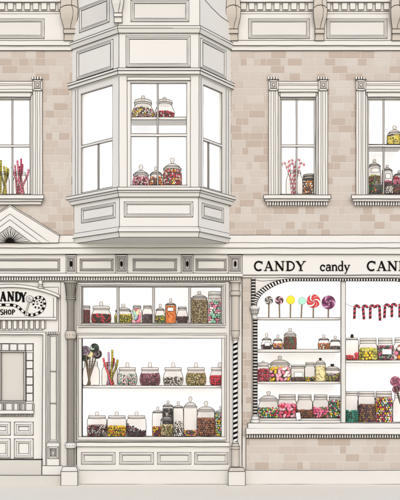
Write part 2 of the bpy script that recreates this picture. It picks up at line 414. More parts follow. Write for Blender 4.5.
for i, c in enumerate((13.2, 298, 385.2)):
    a, b = c-17.9, c+17.9
    mb = MB()
    for sg in (-1, 1):      # side casings with fluting
        e = a if sg < 0 else b
        x0, x1 = (e-11.6, e-2.2) if sg < 0 else (e+2.2, e+11.6)
        slab(mb, F0, x0, 91.5, x1, 197, -2, 1.6, CREAM, ink='lr')
        for k in (2.6, 4.4, 7.0):
            xx = (x1-k) if sg < 0 else (x0+k)
            line(mb, F0, [(xx, 91.5, 1.6), (xx, 197, 1.6)], .26)
        y0, y1 = (e-2.2, e) if sg < 0 else (e, e+2.2)
        slab(mb, F0, y0, 92.6, y1, 196, -4, .6, CREAM, ink='lr')
    slab(mb, F0, a-2.2, 82, b+2.2, 92.6, -2, 1.8, CREAM, ink='tb')
    for yy in (84.6, 86.2, 90): line(mb, F0, [(a-2.2, yy, 1.8), (b+2.2, yy, 1.8)], .26)
    slab(mb, F0, a-.1, 92.6, b+.1, 97.2, -4, .6, CREAM, ink='b')
    line(mb, F0, [(a-2.2, 92.6, .8), (a, 97.2, .8)], .25); line(mb, F0, [(b+2.2, 92.6, .8), (b, 97.2, .8)], .25)
    w = mb.build('sash_window', SHOP)
    for sg in (-1, 1):
        q = MB(); x0, x1 = (a-11.8, a-2.0) if sg < 0 else (b+2.0, b+11.8)
        rosette(q, F0, x0, 80.6, x1, 91.4, 2.4)
        dentils(q, F0, x0-.8, x1+1.2, 77.6, 80.6, 2.6, 1.9, -1, 3.0)
        line(q, F0, [(x0-.8, 80.6, 3), (x1+.8, 80.6, 3)], .3)
        q.build('corner_block', w)
    q = MB()
    slab(q, F0, a-17, 196.2, b+14, 200, -6, 6, CREAM, r=.34)
    slab(q, F0, a-15.5, 200, b+12.5, 202.4, -2, 4.4, CREAM, ink='blr')
    if i: dentils(q, F0, a-13.5, b+11.5, 202.4, 206.2, 2.55, 1.9, -1, 3.4); slab(q, F0, a-13, 202.4, b+11, 205.2, -2, 2.4, LGREY, ink='')
    else: slab(q, F0, a-14, 202.4, b+11, 205.2, -2, 3.2, CREAM, ink='blr')
    q.build('window_sill', w)
    sash(F0, a, 97.2, b, 195.4, -1.5, 1.7, 144.4, (c-1.2,), w, mw=1.5, rw=2.3)
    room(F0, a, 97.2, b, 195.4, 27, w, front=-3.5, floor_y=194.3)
    WN.append(w)

# ---- flashing band over the shop front
mb = MB()
for (a, b) in ((XL, 74), (229, XR)):
    slab(mb, F0, a, 235.6, b, 244, -2, 3.0, CREAM, ink='t')
    line(mb, F0, [(a, 243.2, 3.0), (b, 243.2, 3.0)])
slab(mb, F0, XL, 244, XR, 248.4, -2, 3.4, CREAM, ink='b')
slab(mb, F0, 74, 235.6, 229, 244, -12, 1.0, CREAM, ink='')
slab(mb, F0, XL, 248.4, XR, 254.6, -2, 2.4, CREAM, ink='b', r=.36)
mb.build('string_course', SHOP)

# ---- pediment over the door
AX = 11.2
mb = MB()
def chev(y_ap, half, yb): return [(AX-half, yb), (AX, y_ap), (AX+half, yb)]
poly(mb, F0, [(AX-49.5, 235.5), (AX, 205.6), (AX+49.5, 235.5), (AX+47.8, 243.6), (AX-47.8, 243.6)], 0, 4.2, CREAM, r=.34)
line(mb, F0, [(AX-49, 236.8, 4.25), (AX, 207.1, 4.25), (AX+49, 236.8, 4.25)])
poly(mb, F0, [(AX-39.5, 243.6), (AX, 215.0), (AX+39.5, 243.6)], 3.8, 4.9, CREAM, r=.3)
poly(mb, F0, [(AX-31, 243.6), (AX, 220.8), (AX+31, 243.6)], 4.5, 5.5, CREAM, r=.3)
PED = mb.build('pediment', SHOP)
q = MB()
poly(q, F0, [(AX-22, 243.5), (AX, 227.2), (AX+22, 243.5)], 5.3, 5.8, CREAM, r=.3)
for k in range(27):
    an = pi*(k+.5)/27
    # length to tympanum edge
    ca, sa = cos(an), sin(an)
    L = 1/(abs(ca)/22+sa/16.3)
    wv = .35*((k % 2)*2-1)
    line(q, F0, [(AX+ca*4, 243.3-sa*4, 5.85), (AX+ca*L*.55+wv*sa, 243.3-sa*L*.55, 5.85), (AX+ca*L*.96, 243.3-sa*L*.96, 5.85)], .26 if k % 3 else .36)
poly(q, F0, [(AX+4.2*cos(pi*k/12), 243.4-4.2*sin(pi*k/12)) for k in range(13)], 5.6, 6.4, BLACK, ink=False)
q.build('sunburst', PED)

# ---- left frieze with panels and keyhole blocks
mb = MB()
slab(mb, F0, XL, 254.6, 242.5, 273.5, -12, 0, CREAM, ink='')
slab(mb, F0, XL, 273.5, 242.5, 277, -2, 2.6, CREAM, ink='tb')
slab(mb, F0, XL, 277, 240.5, 281.6, -2, .3, LGREY, ink='b', r=.24)
dentils(mb, F0, XL+.5, 240.5, 277, 280.6, 2.55, 1.75, -.5, 1.5, r=.22)
FR = mb.build('frieze', SHOP)
for (a, b) in ((-58, 60), (80, 113.4), (133, 176.8), (195.8, 226.4)):
    q = MB(); panel(q, F0, a, 258.8, b, 271, 0, 2.2, .9, rim=LGREY); q.build('frieze_panel', FR)
for (a, b) in ((66.2, 76.6), (115.6, 127.6), (181.4, 193.2), (228.3, 242)):
    q = MB(); slab(q, F0, a, 255, b, 273.4, -1, .8, CREAM)
    panel(q, F0, a+1.2, 256.6, b-1.2, 271.4, .8, 2.6, 1.4, inner=LGREY, rim=LGREY)
    cx, cy = (a+b)/2, 264
    poly(q, F0, [(cx+1.35*cos(2*pi*k/14), cy+3.0*sin(2*pi*k/14)) for k in range(14)], .9, 1.6, BLACK, ink=False)
    q.build('keyhole_block', FR)

# ---- lettering
def arc(cx, cy, rx, ry, a0, a1, n=12): return [(cx+rx*cos(radians(a0+(a1-a0)*i/n)), cy+ry*sin(radians(a0+(a1-a0)*i/n))) for i in range(n+1)]
GL = {
 'C': ([(arc(.44, .5, .36, .45, 48, 312, 16), .15), ([(.74, .98), (.74, .68)], .09)], .84),
 'A': ([([(.14, .02), (.44, .98)], .08), ([(.42, 1.0), (.76, .02)], .17), ([(.24, .34), (.62, .34)], .08), ([(.0, .035), (.30, .035)], .07), ([(.58, .035), (.94, .035)], .07)], .92),
 'N': ([([(.16, 0), (.16, 1)], .09), ([(.14, .98), (.76, .03)], .17), ([(.76, .02), (.76, 1)], .09), ([(0, .965), (.24, .965)], .07), ([(0, .035), (.32, .035)], .07), ([(.6, .965), (.92, .965)], .07)], .94),
 'D': ([([(.2, .02), (.2, .98)], .16), ([(.2, .95)]+arc(.36, .5, .42, .45, 90, -90, 14)+[(.2, .05)], .12), ([(.02, .965), (.3, .965)], .07), ([(.02, .035), (.3, .035)], .07)], .86),
 'Y': ([([(.14, .98), (.46, .45)], .17), ([(.80, .98), (.46, .45)], .08), ([(.46, .5), (.46, .02)], .16), ([(0, .965), (.3, .965)], .07), ([(.64, .965), (.94, .965)], .07), ([(.28, .035), (.66, .035)], .07)], .92),
 'c': ([(arc(.34, .31, .26, .28, 50, 315, 14), .12), (arc(.52, .48, .05, .05, 0, 330, 6), .1)], .64),
 'a': ([(arc(.32, .44, .2, .17, 160, 0, 8)+[(.52, .08), (.62, .03)], .12), (arc(.3, .19, .22, .17, 0, 360, 14), .1)], .68),
 'n': ([([(.14, .02), (.14, .6)], .12), (arc(.36, .4, .2, .19, 170, 0, 8)+[(.56, .02)], .12), ([(0, .03), (.28, .03)], .06), ([(.44, .03), (.7, .03)], .06), ([(0, .59), (.14, .59)], .06)], .72),
 'd': ([([(.52, .02), (.52, 1.02)], .12), (arc(.3, .3, .23, .28, 0, 360, 16), .1), ([(.38, 1.0), (.52, 1.0)], .06), ([(.52, .03), (.66, .03)], .06)], .7),
 'y': ([([(.1, .6), (.34, .05)], .13), ([(.6, .6), (.34, .05), (.2, -.24), (.06, -.26)], .08), ([(0, .59), (.24, .59)], .06), ([(.46, .59), (.72, .59)], .06)], .7),
 'S': ([(arc(.32, .73, .22, .22, 30, 270, 10)+arc(.32, .27, .24, .24, 90, -150, 10), .2)], .66),
 'H': ([([(.12, 0), (.12, 1)], .2), ([(.58, 0), (.58, 1)], .2), ([(.12, .5), (.58, .5)], .16)], .74),
 'O': ([(arc(.36, .5, .26, .4, 0, 360, 18), .2)], .76),
 'P': ([([(.12, 0), (.12, 1)], .2), ([(.12, .9)]+arc(.34, .7, .2, .2, 90, -90, 8)+[(.12, .5)], .18)], .62),
}
def ribbon(mb, F, pts, w, o0, o1, m):
    n = len(pts); Lp = []; Rp = []
    for i, p in enumerate(pts):
        a = pts[max(0, i-1)]; b = pts[min(n-1, i+1)]
        tx, ty = b[0]-a[0], b[1]-a[1]; L = math.hypot(tx, ty) or 1
        ww = w[i] if isinstance(w, list) else w
        nx, ny = -ty/L*ww/2, tx/L*ww/2
        Lp.append((p[0]+nx, p[1]+ny)); Rp.append((p[0]-nx, p[1]-ny))
    for i in range(n-1):
        poly(mb, F, [Lp[i], Lp[i+1], Rp[i+1], Rp[i]], o0, o1, m, ink=False)
def write(mb, F, text, x, yb, h, o, adv=1.0, wide=1.0, bold=1.0, m=None, rise=None, wob=0):
    k = 0
    for ch in text:
        st, w = GL[ch]
        dy = rise(x) if rise else 0
        for pts, sw in st:
            sl = random.uniform(-wob, wob)
            ribbon(mb, F, [(x+px*h*wide, yb+dy-py*h) for px, py in pts], sw*h*bold, o-.2, o+.35+k*.004, m or BLACK); k += 1
        x += w*h*wide*adv
    return x

# ---- right fascia with writing
mb = MB()
slab(mb, F0, 242.5, 254.6, XR, 275, -12, .4, CREAM, ink='b', r=.34)
slab(mb, F0, 242.5, 275, XR, 277.6, -12, -.6, CREAM, ink='b')
FA = mb.build('fascia', SHOP)
for tx, x, h, ad, wd in (('CANDY', 253.8, 9.8, 1.07, 1.12), ('candy', 319.8, 9.8, 1.02, .88), ('CANDY', 366.6, 9.8, 1.07, 1.12)):
    q = MB(); write(q, F0, tx, x, 271, h, .6, ad, wd, 1.14); q.build('lettering', FA)

# ---- shop window, left: transom lights and big window
def plate(mb, F, rects, o0, o1, m=None, ink=''):
    for r_ in rects: slab(mb, F, *r_, o0, o1, m or CREAM, ink=ink)
mb = MB()
cells(mb, F0, 76, 281.6, 229.4, 447, [(82, 286.5, 221.6, 323.4), (82, 338.4, 221.4, 436.6)], -6, -1, CREAM)
SW = mb.build('shop_window', SHOP)
def frame(F, u0, y0, u1, y1, o, ws, name, parent, m=None):   # nested picture-frame mouldings round an opening
    q = MB(); k = 0
    for w, oo, mm in ws:
        a0, b0, a1, b1 = u0-k, y0-k, u1+k, y1+k
        slab(q, F, a0-w, b0-w, a1+w, b0, -6, oo, mm, ink='tb', r=.27); slab(q, F, a0-w, b1, a1+w, b1+w, -6, oo, mm, ink='tb', r=.27)
        slab(q, F, a0-w, b0, a0, b1, -6, oo, mm, ink='lr', r=.27); slab(q, F, a1, b0, a1+w, b1, -6, oo, mm, ink='lr', r=.27)
        k += w
    return q.build(name, parent)
frame(F0, 82.6, 287, 221, 323, 0, ((1.2, .4, LGREY), (1.4, .9, CREAM), (1.8, .2, CREAM)), 'transom_frame', SW)
frame(F0, 82, 338.4, 221.4, 436.6, 0, ((3.4, 1.0, PANEL), (1.6, .3, CREAM)), 'window_frame', SW)
for u in (118, 153.6, 189.6):
    q = MB(); slab(q, F0, u-1.2, 287, u+1.2, 323, -4, .2, LGREY, ink='lr', r=.27); q.build('mullion', SW)
for a, b in ((82.6, 116.8), (119.2, 152.4), (154.8, 188.4), (190.8, 221)):
    q = MB(); q.face([F0.p(a, 287, -2.5), F0.p(b, 287, -2.5), F0.p(b, 323, -2.5), F0.p(a, 323, -2.5)], PANE); q.build('pane', SW)
q = MB(); q.face([F0.p(82, 338.4, -2.5), F0.p(221.4, 338.4, -2.5), F0.p(221.4, 436.6, -2.5), F0.p(82, 436.6, -2.5)], PANE); q.build('pane', SW)
def fy(y, d=6): return HY+(y-HY)*(D+d)/D     # height of a shelf top that reads as y
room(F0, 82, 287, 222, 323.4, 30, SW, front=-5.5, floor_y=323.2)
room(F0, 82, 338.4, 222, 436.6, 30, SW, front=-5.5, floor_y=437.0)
# sill and stall riser
mb = MB()
slab(mb, F0, 77, 442.2, 229.4, 446.4, -4, 2.2, CREAM, ink='tb')
slab(mb, F0, 77, 446.4, 229.4, 470, -12, 0, CREAM, ink='')
SR = mb.build('stall_riser', SHOP)
for a, b in ((81.4, 115.2), (119.6, 153.6), (157.4, 191), (194.6, 228)):
    q = MB(); panel(q, F0, a, 452.4, b, 464.4, 0, 2.9, 1.2); q.build('riser_panel', SR)
mb = MB()
slab(mb, F0, 79, 470, 228, GY, -8, 2.4, PLINTH, ink='tb'); slab(mb, F0, 243, 470, XR, GY, -8, 2.6, PLINTH, ink='tb')
mb.build('plinth', SHOP)

# ---- columns of the left shop front
def turned(mb, cx, cd, prof, m, fm=None, seg=18, out=True, hoops=(), smooth=True):
    mb.lathe(prof, cx, cd, m, seg, smooth, fm)
    if out: mb.outline(prof, cx, cd)
    for r_, y in hoops: mb.hoop(r_, y, cx, cd)
mb = MB()      # strip of wall behind the grey column
slab(mb, F0, 60.5, 281.6, 76, 470, -12, -1, CREAM, ink='lr')
mb.build('shop_front_post', SHOP)
mb = MB(); slab(mb, F0, 229.4, 281.6, 242, 470, -12, -1, CREAM, ink='lr'); slab(mb, F0, 242, 438, 246.2, 470, -12, -1.2, CREAM, ink='')
mb.build('shop_front_post', SHOP)
mb = MB(); cx, cd = 71.2, -3.0
turned(mb, cx, cd, [(3.5, 301.5), (3.55, 330.4), (3.5, 331)], GREY)
for k in range(-3, 4):
    a = -pi/2+k*.42
    mb.tube([(cx+3.5*cos(a), 301.5, cd+3.5*sin(a)), (cx+3.5*cos(a), 331, cd+3.5*sin(a))], .16, INK)
    mb.tube([(cx+3.5*cos(a), 340, cd+3.5*sin(a)), (cx+3.5*cos(a), 442, cd+3.5*sin(a))], .16, INK)
    mb.tube([(cx+3.5*cos(a), 448, cd+3.5*sin(a)), (cx+3.5*cos(a), 466, cd+3.5*sin(a))], .16, INK)
turned(mb, cx, cd, [(3.5, 339.6), (3.5, 442)], GREY); turned(mb, cx, cd, [(3.6, 448), (3.6, 466)], GREY)
COLG = mb.build('column', SHOP)
q = MB()
turned(q, cx, cd, [(6.4, 281.8), (6.4, 284), (5.6, 285), (4.9, 291), (4.4, 297), (4.8, 298), (4.8, 300), (3.6, 301.5)], GREY, hoops=((6.4, 284), (4.8, 298), (4.8, 300)))
for k in range(-4, 5):
    a = -pi/2+k*.3
    q.tube([(cx+5.7*cos(a), 284.5, cd+5.7*sin(a)), (cx+4.6*cos(a), 297, cd+4.6*sin(a))], .2, INK)
q.build('capital', COLG)
for y in (335.2, 445):
    q = MB(); h = 4.6 if y < 400 else 3.2
    turned(q, cx, cd, [(3.5, y-h), (4.6, y-h*.9), (5.6, y-h*.4), (5.6, y+h*.4), (4.6, y+h*.9), (3.5, y+h)], BEIGE if y < 400 else PANEL, hoops=((4.6, y-h*.9), (4.6, y+h*.9)))
    for k in range(-2, 3):
        a = -pi/2+k*.5; q.tube([(cx+4.6*cos(a), y-h*.8, cd+4.6*sin(a)), (cx+5.7*cos(a), y, cd+5.7*sin(a)), (cx+4.6*cos(a), y+h*.8, cd+4.6*sin(a))], .2, INK)
    q.build('column_ring', COLG)
def base_block(x0, x1, y0, ytop, parent, m):
    q = MB()
    a = (x0+x1)/2; w = (x1-x0)/2
    P = [(a-w, y0, -11.6), (a+w, y0, -11.6), (a+w, y0, 4), (a-w, y0, 4), (a-w*.8, ytop, -10.4), (a+w*.8, ytop, -10.4), (a+w*.8, ytop, 3), (a-w*.8, ytop, 3)]
    q.mesh(P, [(0, 1, 5, 4), (1, 2, 6, 5), (0, 4, 7, 3), (4, 5, 6, 7)], m)
    for i, j in ((0, 4), (1, 5), (4, 5)): q.tube([P[i], P[j]], .3, INK)
    slab(q, F0, x0, y0, x1, GY, -6, 12.3, PLINTH, ink='tblr', r=.34)
    q.build('column_base', parent)
base_block(63, 79.6, 470, 465.4, COLG, PANEL)
mb = MB(); cx2, cd2 = 235.2, -3.0
turned(mb, cx2, cd2, [(3.9, 284), (3.9, 331.5)], BEIGE)
N = 320
mb.tube([(cx2, 339.5+(442-339.5)*i/N, cd2) for i in range(N+1)], 2.2, sides=20, ref=(0, 0, 1), fm=lambda i, k: BLACK if k < 10 else CREAM, smooth=True, twist=2*pi/4.9)
mb.outline([(2.2, 339.5), (2.2, 442)], cx2, cd2)
COLB = mb.build('column', SHOP)
q = MB()
turned(q, cx2, cd2, [(5.4, 281.6), (5.4, 283.6), (4.2, 284.6), (4.0, 291), (4.9, 291.6), (4.9, 296.4), (3.9, 297)], BEIGE, hoops=((5.4, 283.6), (4.9, 291.6), (4.9, 296.4))); q.build('capital', COLB)
q = MB()
turned(q, cx2, cd2, [(3.9, 330), (4.3, 331), (4.1, 334), (3.2, 337), (2.2, 338), (3.6, 338.6), (3.0, 340.6), (2.2, 341)], BEIGE, hoops=((4.3, 331), (2.4, 338), (3.4, 339))); q.build('column_ring', COLB)
q = MB()
turned(q, cx2, cd2, [(2.4, 441.5), (3.2, 443), (3.2, 445), (4.3, 446), (4.3, 448.6), (3.9, 449.4), (3.9, 466.4), (4.8, 467)], BEIGE, hoops=((3.2, 443), (4.3, 446), (4.3, 448.6), (3.9, 466))); q.build('column_foot', COLB)
base_block(227.8, 244.6, 470, 466.4, COLB, BEIGE)

# ---- entrance: wall, door, pilasters, doorstep
mb = MB()
cells(mb, F0, XL, 281.6, 60.5, 475, [(-20.4, 334.6, 42.8, 475)], -12, -1, CREAM)
line(mb, F0, [(XL, 287, -.9), (58.5, 287, -.9), (58.5, 332, -.9)])
line(mb, F0, [(-20.4, 475, -.9), (-20.4, 334.6, -.9), (42.8, 334.6, -.9), (41.6, 475, -.9)], .34)
line(mb, F0, [(XL, 332, -.9), (45.5, 332, -.9), (45.5, 475, -.9)])
for k in range(12):     # little boxed transom
    x = -20+k*5.55
    slab(mb, F0, x, 320.6, x+3.6, 329, -2, -.2, CREAM, ink='lrb', r=.3); slab(mb, F0, x+3.6, 320.6, x+5.55, 329, -2, -.8, LGREY, ink='')
line(mb, F0, [(-21, 330.2, -.8), (43, 330.2, -.8)], .26)
mb.build('entrance_wall', SHOP)
mb = MB()
DO = -4.0
cells(mb, F0, -20.4, 334.6, 42.8, 459.4, [(.4, 352, 23.6, 401)], DO-4, DO, CREAM)
slab(mb, F0, -10.8, 410.4, 33.4, 414, DO-1, DO+2, CREAM); dentils(mb, F0, -10, 33, 414, 416.8, 1.5, .95, DO-.5, DO+1.2, r=.24)
line(mb, F0, [(-20, 459.4, DO), (42, 459.4, DO)])
DOOR = mb.build('door', SHOP)
q = MB(); panel(q, F0, .2, 351.6, 23.8, 401.4, DO, .01, .01, inner=STEP) if 0 else q.face([F0.p(.2, 351.8, DO-1), F0.p(23.8, 351.8, DO-1), F0.p(23.8, 401.2, DO-1), F0.p(.2, 401.2, DO-1)], STEP)
q.build('door_blind', DOOR)
q = MB(); q.face([F0.p(.2, 351.8, DO-.4), F0.p(23.8, 351.8, DO-.4), F0.p(23.8, 401.2, DO-.4), F0.p(.2, 401.2, DO-.4)], PANE); q.build('pane', DOOR)
q = MB()
for (a, b, c, e) in ((-.8, 350.6, 25.2, 352.2), (-.8, 400.6, 25.2, 402.2), (-.8, 352.2, .6, 400.6), (23.2, 352.2, 25.2, 400.6)):
    slab(q, F0, a, b, c, e, DO-.5, DO+1, LGREY, r=.34)
q.build('pane_frame', DOOR)
def small_pane(x0, y0, x1, y1):
    q = MB(); slab(q, F0, x0, y0, x1, y1, DO-.5, DO+.4, CREAM, r=.3); q.build('small_pane', DOOR)
for k in range(5): small_pane(-7.4+k*8.05+.4, 343.8, -7.4+(k+1)*8.05-.6, 350.4)
for k in range(6):
    y = 352.6+k*8.2
    small_pane(25.6, y, 32.2, y+7.6); small_pane(-8.4, y, -1.6, y+7.6)
q = MB()
for x in (-9, -6.4, 1.2, 3.2, 11.4, 17, 19.6, 23.4, 31.8): slab(q, F0, x, 403.6, x+1.6, 410.4, DO-.5, DO+.4, LGREY, ink='lr')
line(q, F0, [(-10, 403.6, DO+.1), (32.6, 403.6, DO+.1)]); line(q, F0, [(32.6, 343, DO+.1), (32.6, 410, DO+.1)]); line(q, F0, [(-8.6, 343.4, DO+.1), (32.6, 343.4, DO+.1)]); q.build('letter_rail', DOOR)
for (x0, x1) in ((-10, 9.6), (13.4, 32.6)):
    for (y0, y1) in ((422.2, 435.6), (439, 458.6)):
        q = MB(); panel(q, F0, x0, y0, x1, y1, DO, 4.6, 1.6, inner=CREAM, r=.32); q.build('door_panel', DOOR)
mb = MB()
slab(mb, F0, -20.4, 460, 42.2, 475.2, -8, -1.4, STEP, ink='tb'); mb.build('doorstep', SHOP)
mb = MB()
slab(mb, F0, XL, 475, 62.6, GY, -8, 3, STEP, ink='t'); slab(mb, F0, 42.6, 465.6, 62.8, 475, -4, .6, CREAM, ink='tb'); mb.build('entrance_slab', SHOP)
for sg in (1, -1):
    def mx(x): return x if sg > 0 else 2*AX-x
    def R(a, b): return (a, b) if sg > 0 else (mx(b), mx(a))
    mb = MB(); a, b = R(47.2, 59.2)
    slab(mb, F0, a, 332.4, b, 442.6, -3, 0, CREAM, ink='lr'); slab(mb, F0, a-.3, 442.8, b+.3, 465.6, -3, .6, CREAM)
    PI_ = mb.build('pilaster', SHOP)
    q = MB(); a, b = R(48.4, 58.2)
    panel(q, F0, a, 334.6, b, 441.6, 0, 1.9, .8); 
    for y in (371, 403): slab(q, F0, a+2, y, b-2, y+.9, -1, .5, LGREY, r=.22)
    q.build('pilaster_panel', PI_)
    q = MB(); dentils(q, F0, a-1.4, b+1.4, 331.6, 334.6, 1.9, 1.35, -1, 1.4); q.build('capital', PI_)
    q = MB(); panel(q, F0, a-.4, 446.6, b+.4, 458.6, .6, 2.3, 1.2, inner=CREAM, r=.32); panel(q, F0, a+2.6, 449.6, b-2.6, 455.6, .9, 1.3, .9, inner=CREAM, r=.28); q.build('base_panel', PI_)

# ---- arched shop window on the right
ARC = 343.4
mb = MB()
cells(mb, F0, 242, 277.6, 251.4, 438, [], -12, -1.6, MORTAR); bricks(mb, F0, 242, 278, 251.4, 436, [], -1.6)
line(mb, F0, [(242.3, 278, -1.2), (242.3, 470, -1.2)])
mb.build('brick_pier', SHOP)
mb = MB(); slab(mb, F0, 249, 276, 256.8, 423, -12, -6, CREAM, ink=''); mb.build('window_jamb', SHOP)
mb = MB(); slab(mb, F0, 226, 275, 250, 283, -13, -3, CREAM, ink=''); mb.build('lintel', SHOP)
mb = MB()
cells(mb, F0, 246, 436, XR, 470, [], -10, 0, MORTAR); bricks(mb, F0, 246, 438.4, XR, 470, [], 0, pitch=7.9)
line(mb, F0, [(246, 436, .2), (246, 470, .2)])
mb.build('brick_base', SHOP)
# the arch: spandrel + striped band
def archpt(t, k=0):   # t 0..1 from left spring to right spring; k = outward offset
    a = pi-pi*t
    n = 4.2
    c_, s_ = cos(a), sin(a)
    rx, ry = 88.6+k, 27.6+k
    e = 2/n
    # left quarter radius reads as a 38-wide quarter curve: flat top with rounded shoulders
    X = math.copysign(abs(c_)**e, c_); Y = abs(s_)**(2/1.9) if False else abs(s_)**e
    return (ARC+rx*X, 307-ry*Y)
def arch2(t, k=0):
    # shoulder ellipse 40 wide x 28 high, then a nearly level top
    L1, L2 = 50.0, 100.0
    tot = 2*L1+L2; s_ = t*tot
    if s_ <= L1 or s_ >= tot-L1:
        f = (s_/L1) if s_ <= L1 else ((tot-s_)/L1)
        a = pi-f*pi/2
        x = 293+(40.5+k)*cos(a); y = 306.5-(27.2+k)*sin(a)
        return (x, y) if s_ <= L1 else (2*ARC-x, y)
    f = (s_-L1)/L2
    return (293+(2*ARC-586)*f, 279.3-k)
mb = MB()
cells(mb, F0, 251.4, 277.6, 259, 423, [], -4, -1.8, CREAM) if 0 else None
NS = 150
for i in range(NS):
    t0, t1 = i/NS, (i+1)/NS
    a, b = arch2(t0, .6), arch2(t1, .6)
    poly(mb, F0, [a, b, (b[0], 277.2), (a[0], 277.2)], -4, -.9, CREAM, ink=False) if b[1] > 277.5 or a[1] > 277.5 else None
AW = mb.build('arched_window', SHOP)
q = MB()
line(q, F0, [(251.4, 279, -.8), (262, 281, -.8), (300, 278.4, -.8)], .26)
for i in range(NS):
    t0, t1 = i/NS, (i+1)/NS
    wd = lambda t: 4.8 if min(t, 1-t) < .14 else 4.8-2.4*min(1, (min(t, 1-t)-.14)/.1)
    A0, A1, B1, B0 = arch2(t0, .6), arch2(t1, .6), arch2(t1, -wd(t1)+.6), arch2(t0, -wd(t0)+.6)
    poly(q, F0, [A0, A1, B1, B0], -2.4, 1.0, BLACK if i % 2 else CREAM, ink=False)
for kk in (.6, None):
    line(q, F0, [(*arch2(i/60, .6 if kk else -wd(i/60)+.6), 1.0) for i in range(61)], .32)
q.build('striped_arch', AW)
for sg in (1, -1):
    def mx(x): return x if sg > 0 else 2*ARC-x
    q = MB(); c = mx(255.2); cdp = .4
    Ns = 63
    q.lathe([(2.2, 318+1.55*i) for i in range(Ns+1)], c, cdp, None, 14, True, fm=lambda i, k: BLACK if i % 2 else LGREY)
    q.outline([(2.2, 318), (2.2, 416)], c, cdp)
    q.lathe([(2.0, 278+1.5*i) for i in range(20)], c-sg*1.9, cdp, None, 14, True, fm=lambda i, k: BLACK if i % 2 else LGREY)
    q.outline([(2.0, 278), (2.0, 307)], c-sg*1.9, cdp)
    turned(q, c, cdp, [(2.4, 415.5), (3.0, 416), (3.4, 419), (4.2, 419.4), (4.4, 422.4)], CREAM, hoops=((3.0, 416), (4.2, 419.4)))
    sc = q.build('striped_column', AW)
    q = MB(); turned(q, c-sg*.5, cdp, [(4.6, 306.6), (4.7, 309.4), (4.2, 310.2), (3.7, 313.6), (2.6, 314.4), (2.7, 317.6), (2.2, 318.2)], CREAM, hoops=((4.7, 309.4), (4.0, 311), (3.7, 313.6), (2.6, 315)))
    for k in range(-2, 3):
        a = -pi/2+k*.5; q.tube([(c-sg*.5+4.2*cos(a), 310, cdp+4.2*sin(a)), (c-sg*.5+3.8*cos(a+.2), 313.4, cdp+3.8*sin(a+.2))], .22, INK)
    q.build('capital', sc) if 0 else q.build('column_capital', AW)
q = MB(); slab(q, F0, 341.2, 280, 345.8, 422.6, -6, -1.2, PANEL, ink='lr'); q.build('mullion', AW)
for a, b in ((256.5, 341.2), (345.8, 430.5)):
    q = MB(); q.face([F0.p(a, 278, -3.4), F0.p(b, 278, -3.4), F0.p(b, 422, -3.4), F0.p(a, 422, -3.4)], PANE); q.build('pane', AW)
q = MB()
slab(q, F0, 256, 420.4, 341.2, 422.8, -8, -2.4, CREAM, ink='t'); slab(q, F0, 247.6, 422.8, XR, 428.2, -9, 3.4, CREAM, ink='tbl', r=.34); slab(q, F0, 245.6, 428.2, XR, 434, -9, 5.2, CREAM, ink='bl', r=.34)
slab(q, F0, 246, 434, XR, 438.2, -2, 1.2, LGREY, ink='b'); dentils(q, F0, 246.2, XR, 434.4, 437.8, 2.5, 1.7, 0, 3.0, r=.26)
q.build('window_sill', AW)
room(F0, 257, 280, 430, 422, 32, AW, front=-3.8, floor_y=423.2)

# ------------------------------------------------------------------ hanging sign over the door
SIGN = empty('shop_sign', (AX, 320, -1), 'arched cream sign board lettered CANDY SHOP with black striped swirl above the door', 'sign')
q = MB()
def top(x): return 296.4-10.6*max(0, 1-((x-AX)/46.5)**2)**.9
xs = [AX-46+92*i/28 for i in range(29)]
poly(q, F0, [(x, top(x)+1) for x in xs]+[(AX+46, 320), (AX-46, 320)], -.8, 1.6, CREAM, r=.32)
line(q, F0, [(AX-45.5, 317.4, 1.6), (AX+45.5, 317.4, 1.6)]); line(q, F0, [(AX+42.6, 298, 1.6), (AX+42.6, 317.4, 1.6)]); line(q, F0, [(AX-42.6, 298, 1.6), (AX-42.6, 317.4, 1.6)])
q.build('board', SIGN)
q = MB()
xs = [AX-49+98*i/30 for i in range(31)]
def top2(x): return 295.4-10.8*max(0, 1-((x-AX)/49.2)**2)**.9
poly(q, F0, [(x, top2(x)) for x in xs]+[(x, top2(x)+3.1) for x in xs[::-1]], -.8, 3.4, CREAM, r=.32); q.build('hood', SIGN)
for sg in (1, -1):
    c = AX+sg*29.6; q = MB()
    turned(q, c, -1, [(2.0, 281), (2.0, 285), (1.4, 286), (3.0, 287.2), (3.2, 288.8), (2.4, 289.8)], CREAM, hoops=((2.0, 285), (3.0, 287.2), (3.2, 288.8))); q.build('hanger', SIGN)
q = MB()
for ch, x, yb, wd in (('C', -7.6, 301.6, .78), ('A', .4, 301.4, .72), ('N', 7.8, 301.4, .78), ('D', 15.4, 301.6, .72), ('Y', 20.6, 302.2, .72)):
    write(q, F0, ch, x, yb, 9.6, 1.7, 1, wd, 1.45)
q.build('lettering', SIGN)
q = MB(); write(q, F0, 'SHOP', .6, 314.9, 5.4, 1.7, 1.06, .95, .95); q.build('lettering', SIGN)
def spline(P, n=8):
    out = []
    for i in range(len(P)-1):
        p0, p1, p2, p3 = P[max(0, i-1)], P[i], P[i+1], P[min(len(P)-1, i+2)]
        for k in range(n):
            t = k/n
            out.append(tuple(.5*(2*p1[j]+(p2[j]-p0[j])*t+(2*p0[j]-5*p1[j]+4*p2[j]-p3[j])*t*t+(3*p1[j]-p0[j]-3*p2[j]+p3[j])*t**3) for j in range(len(p1))))
    return out+[P[-1]]
q = MB()
P = spline([(-22, 313), (-14, 308.5), (-6, 305.6), (4, 305), (14, 305.4), (19, 307.6), (24, 312), (30, 315), (36, 314.4), (42, 311), (45, 305), (44, 299.6), (39.5, 297.4), (35, 299.4), (33.6, 303.6), (36, 307.4), (40, 307.6), (42, 304), (40.4, 301), (37.6, 302), (38, 304.6)], 10)
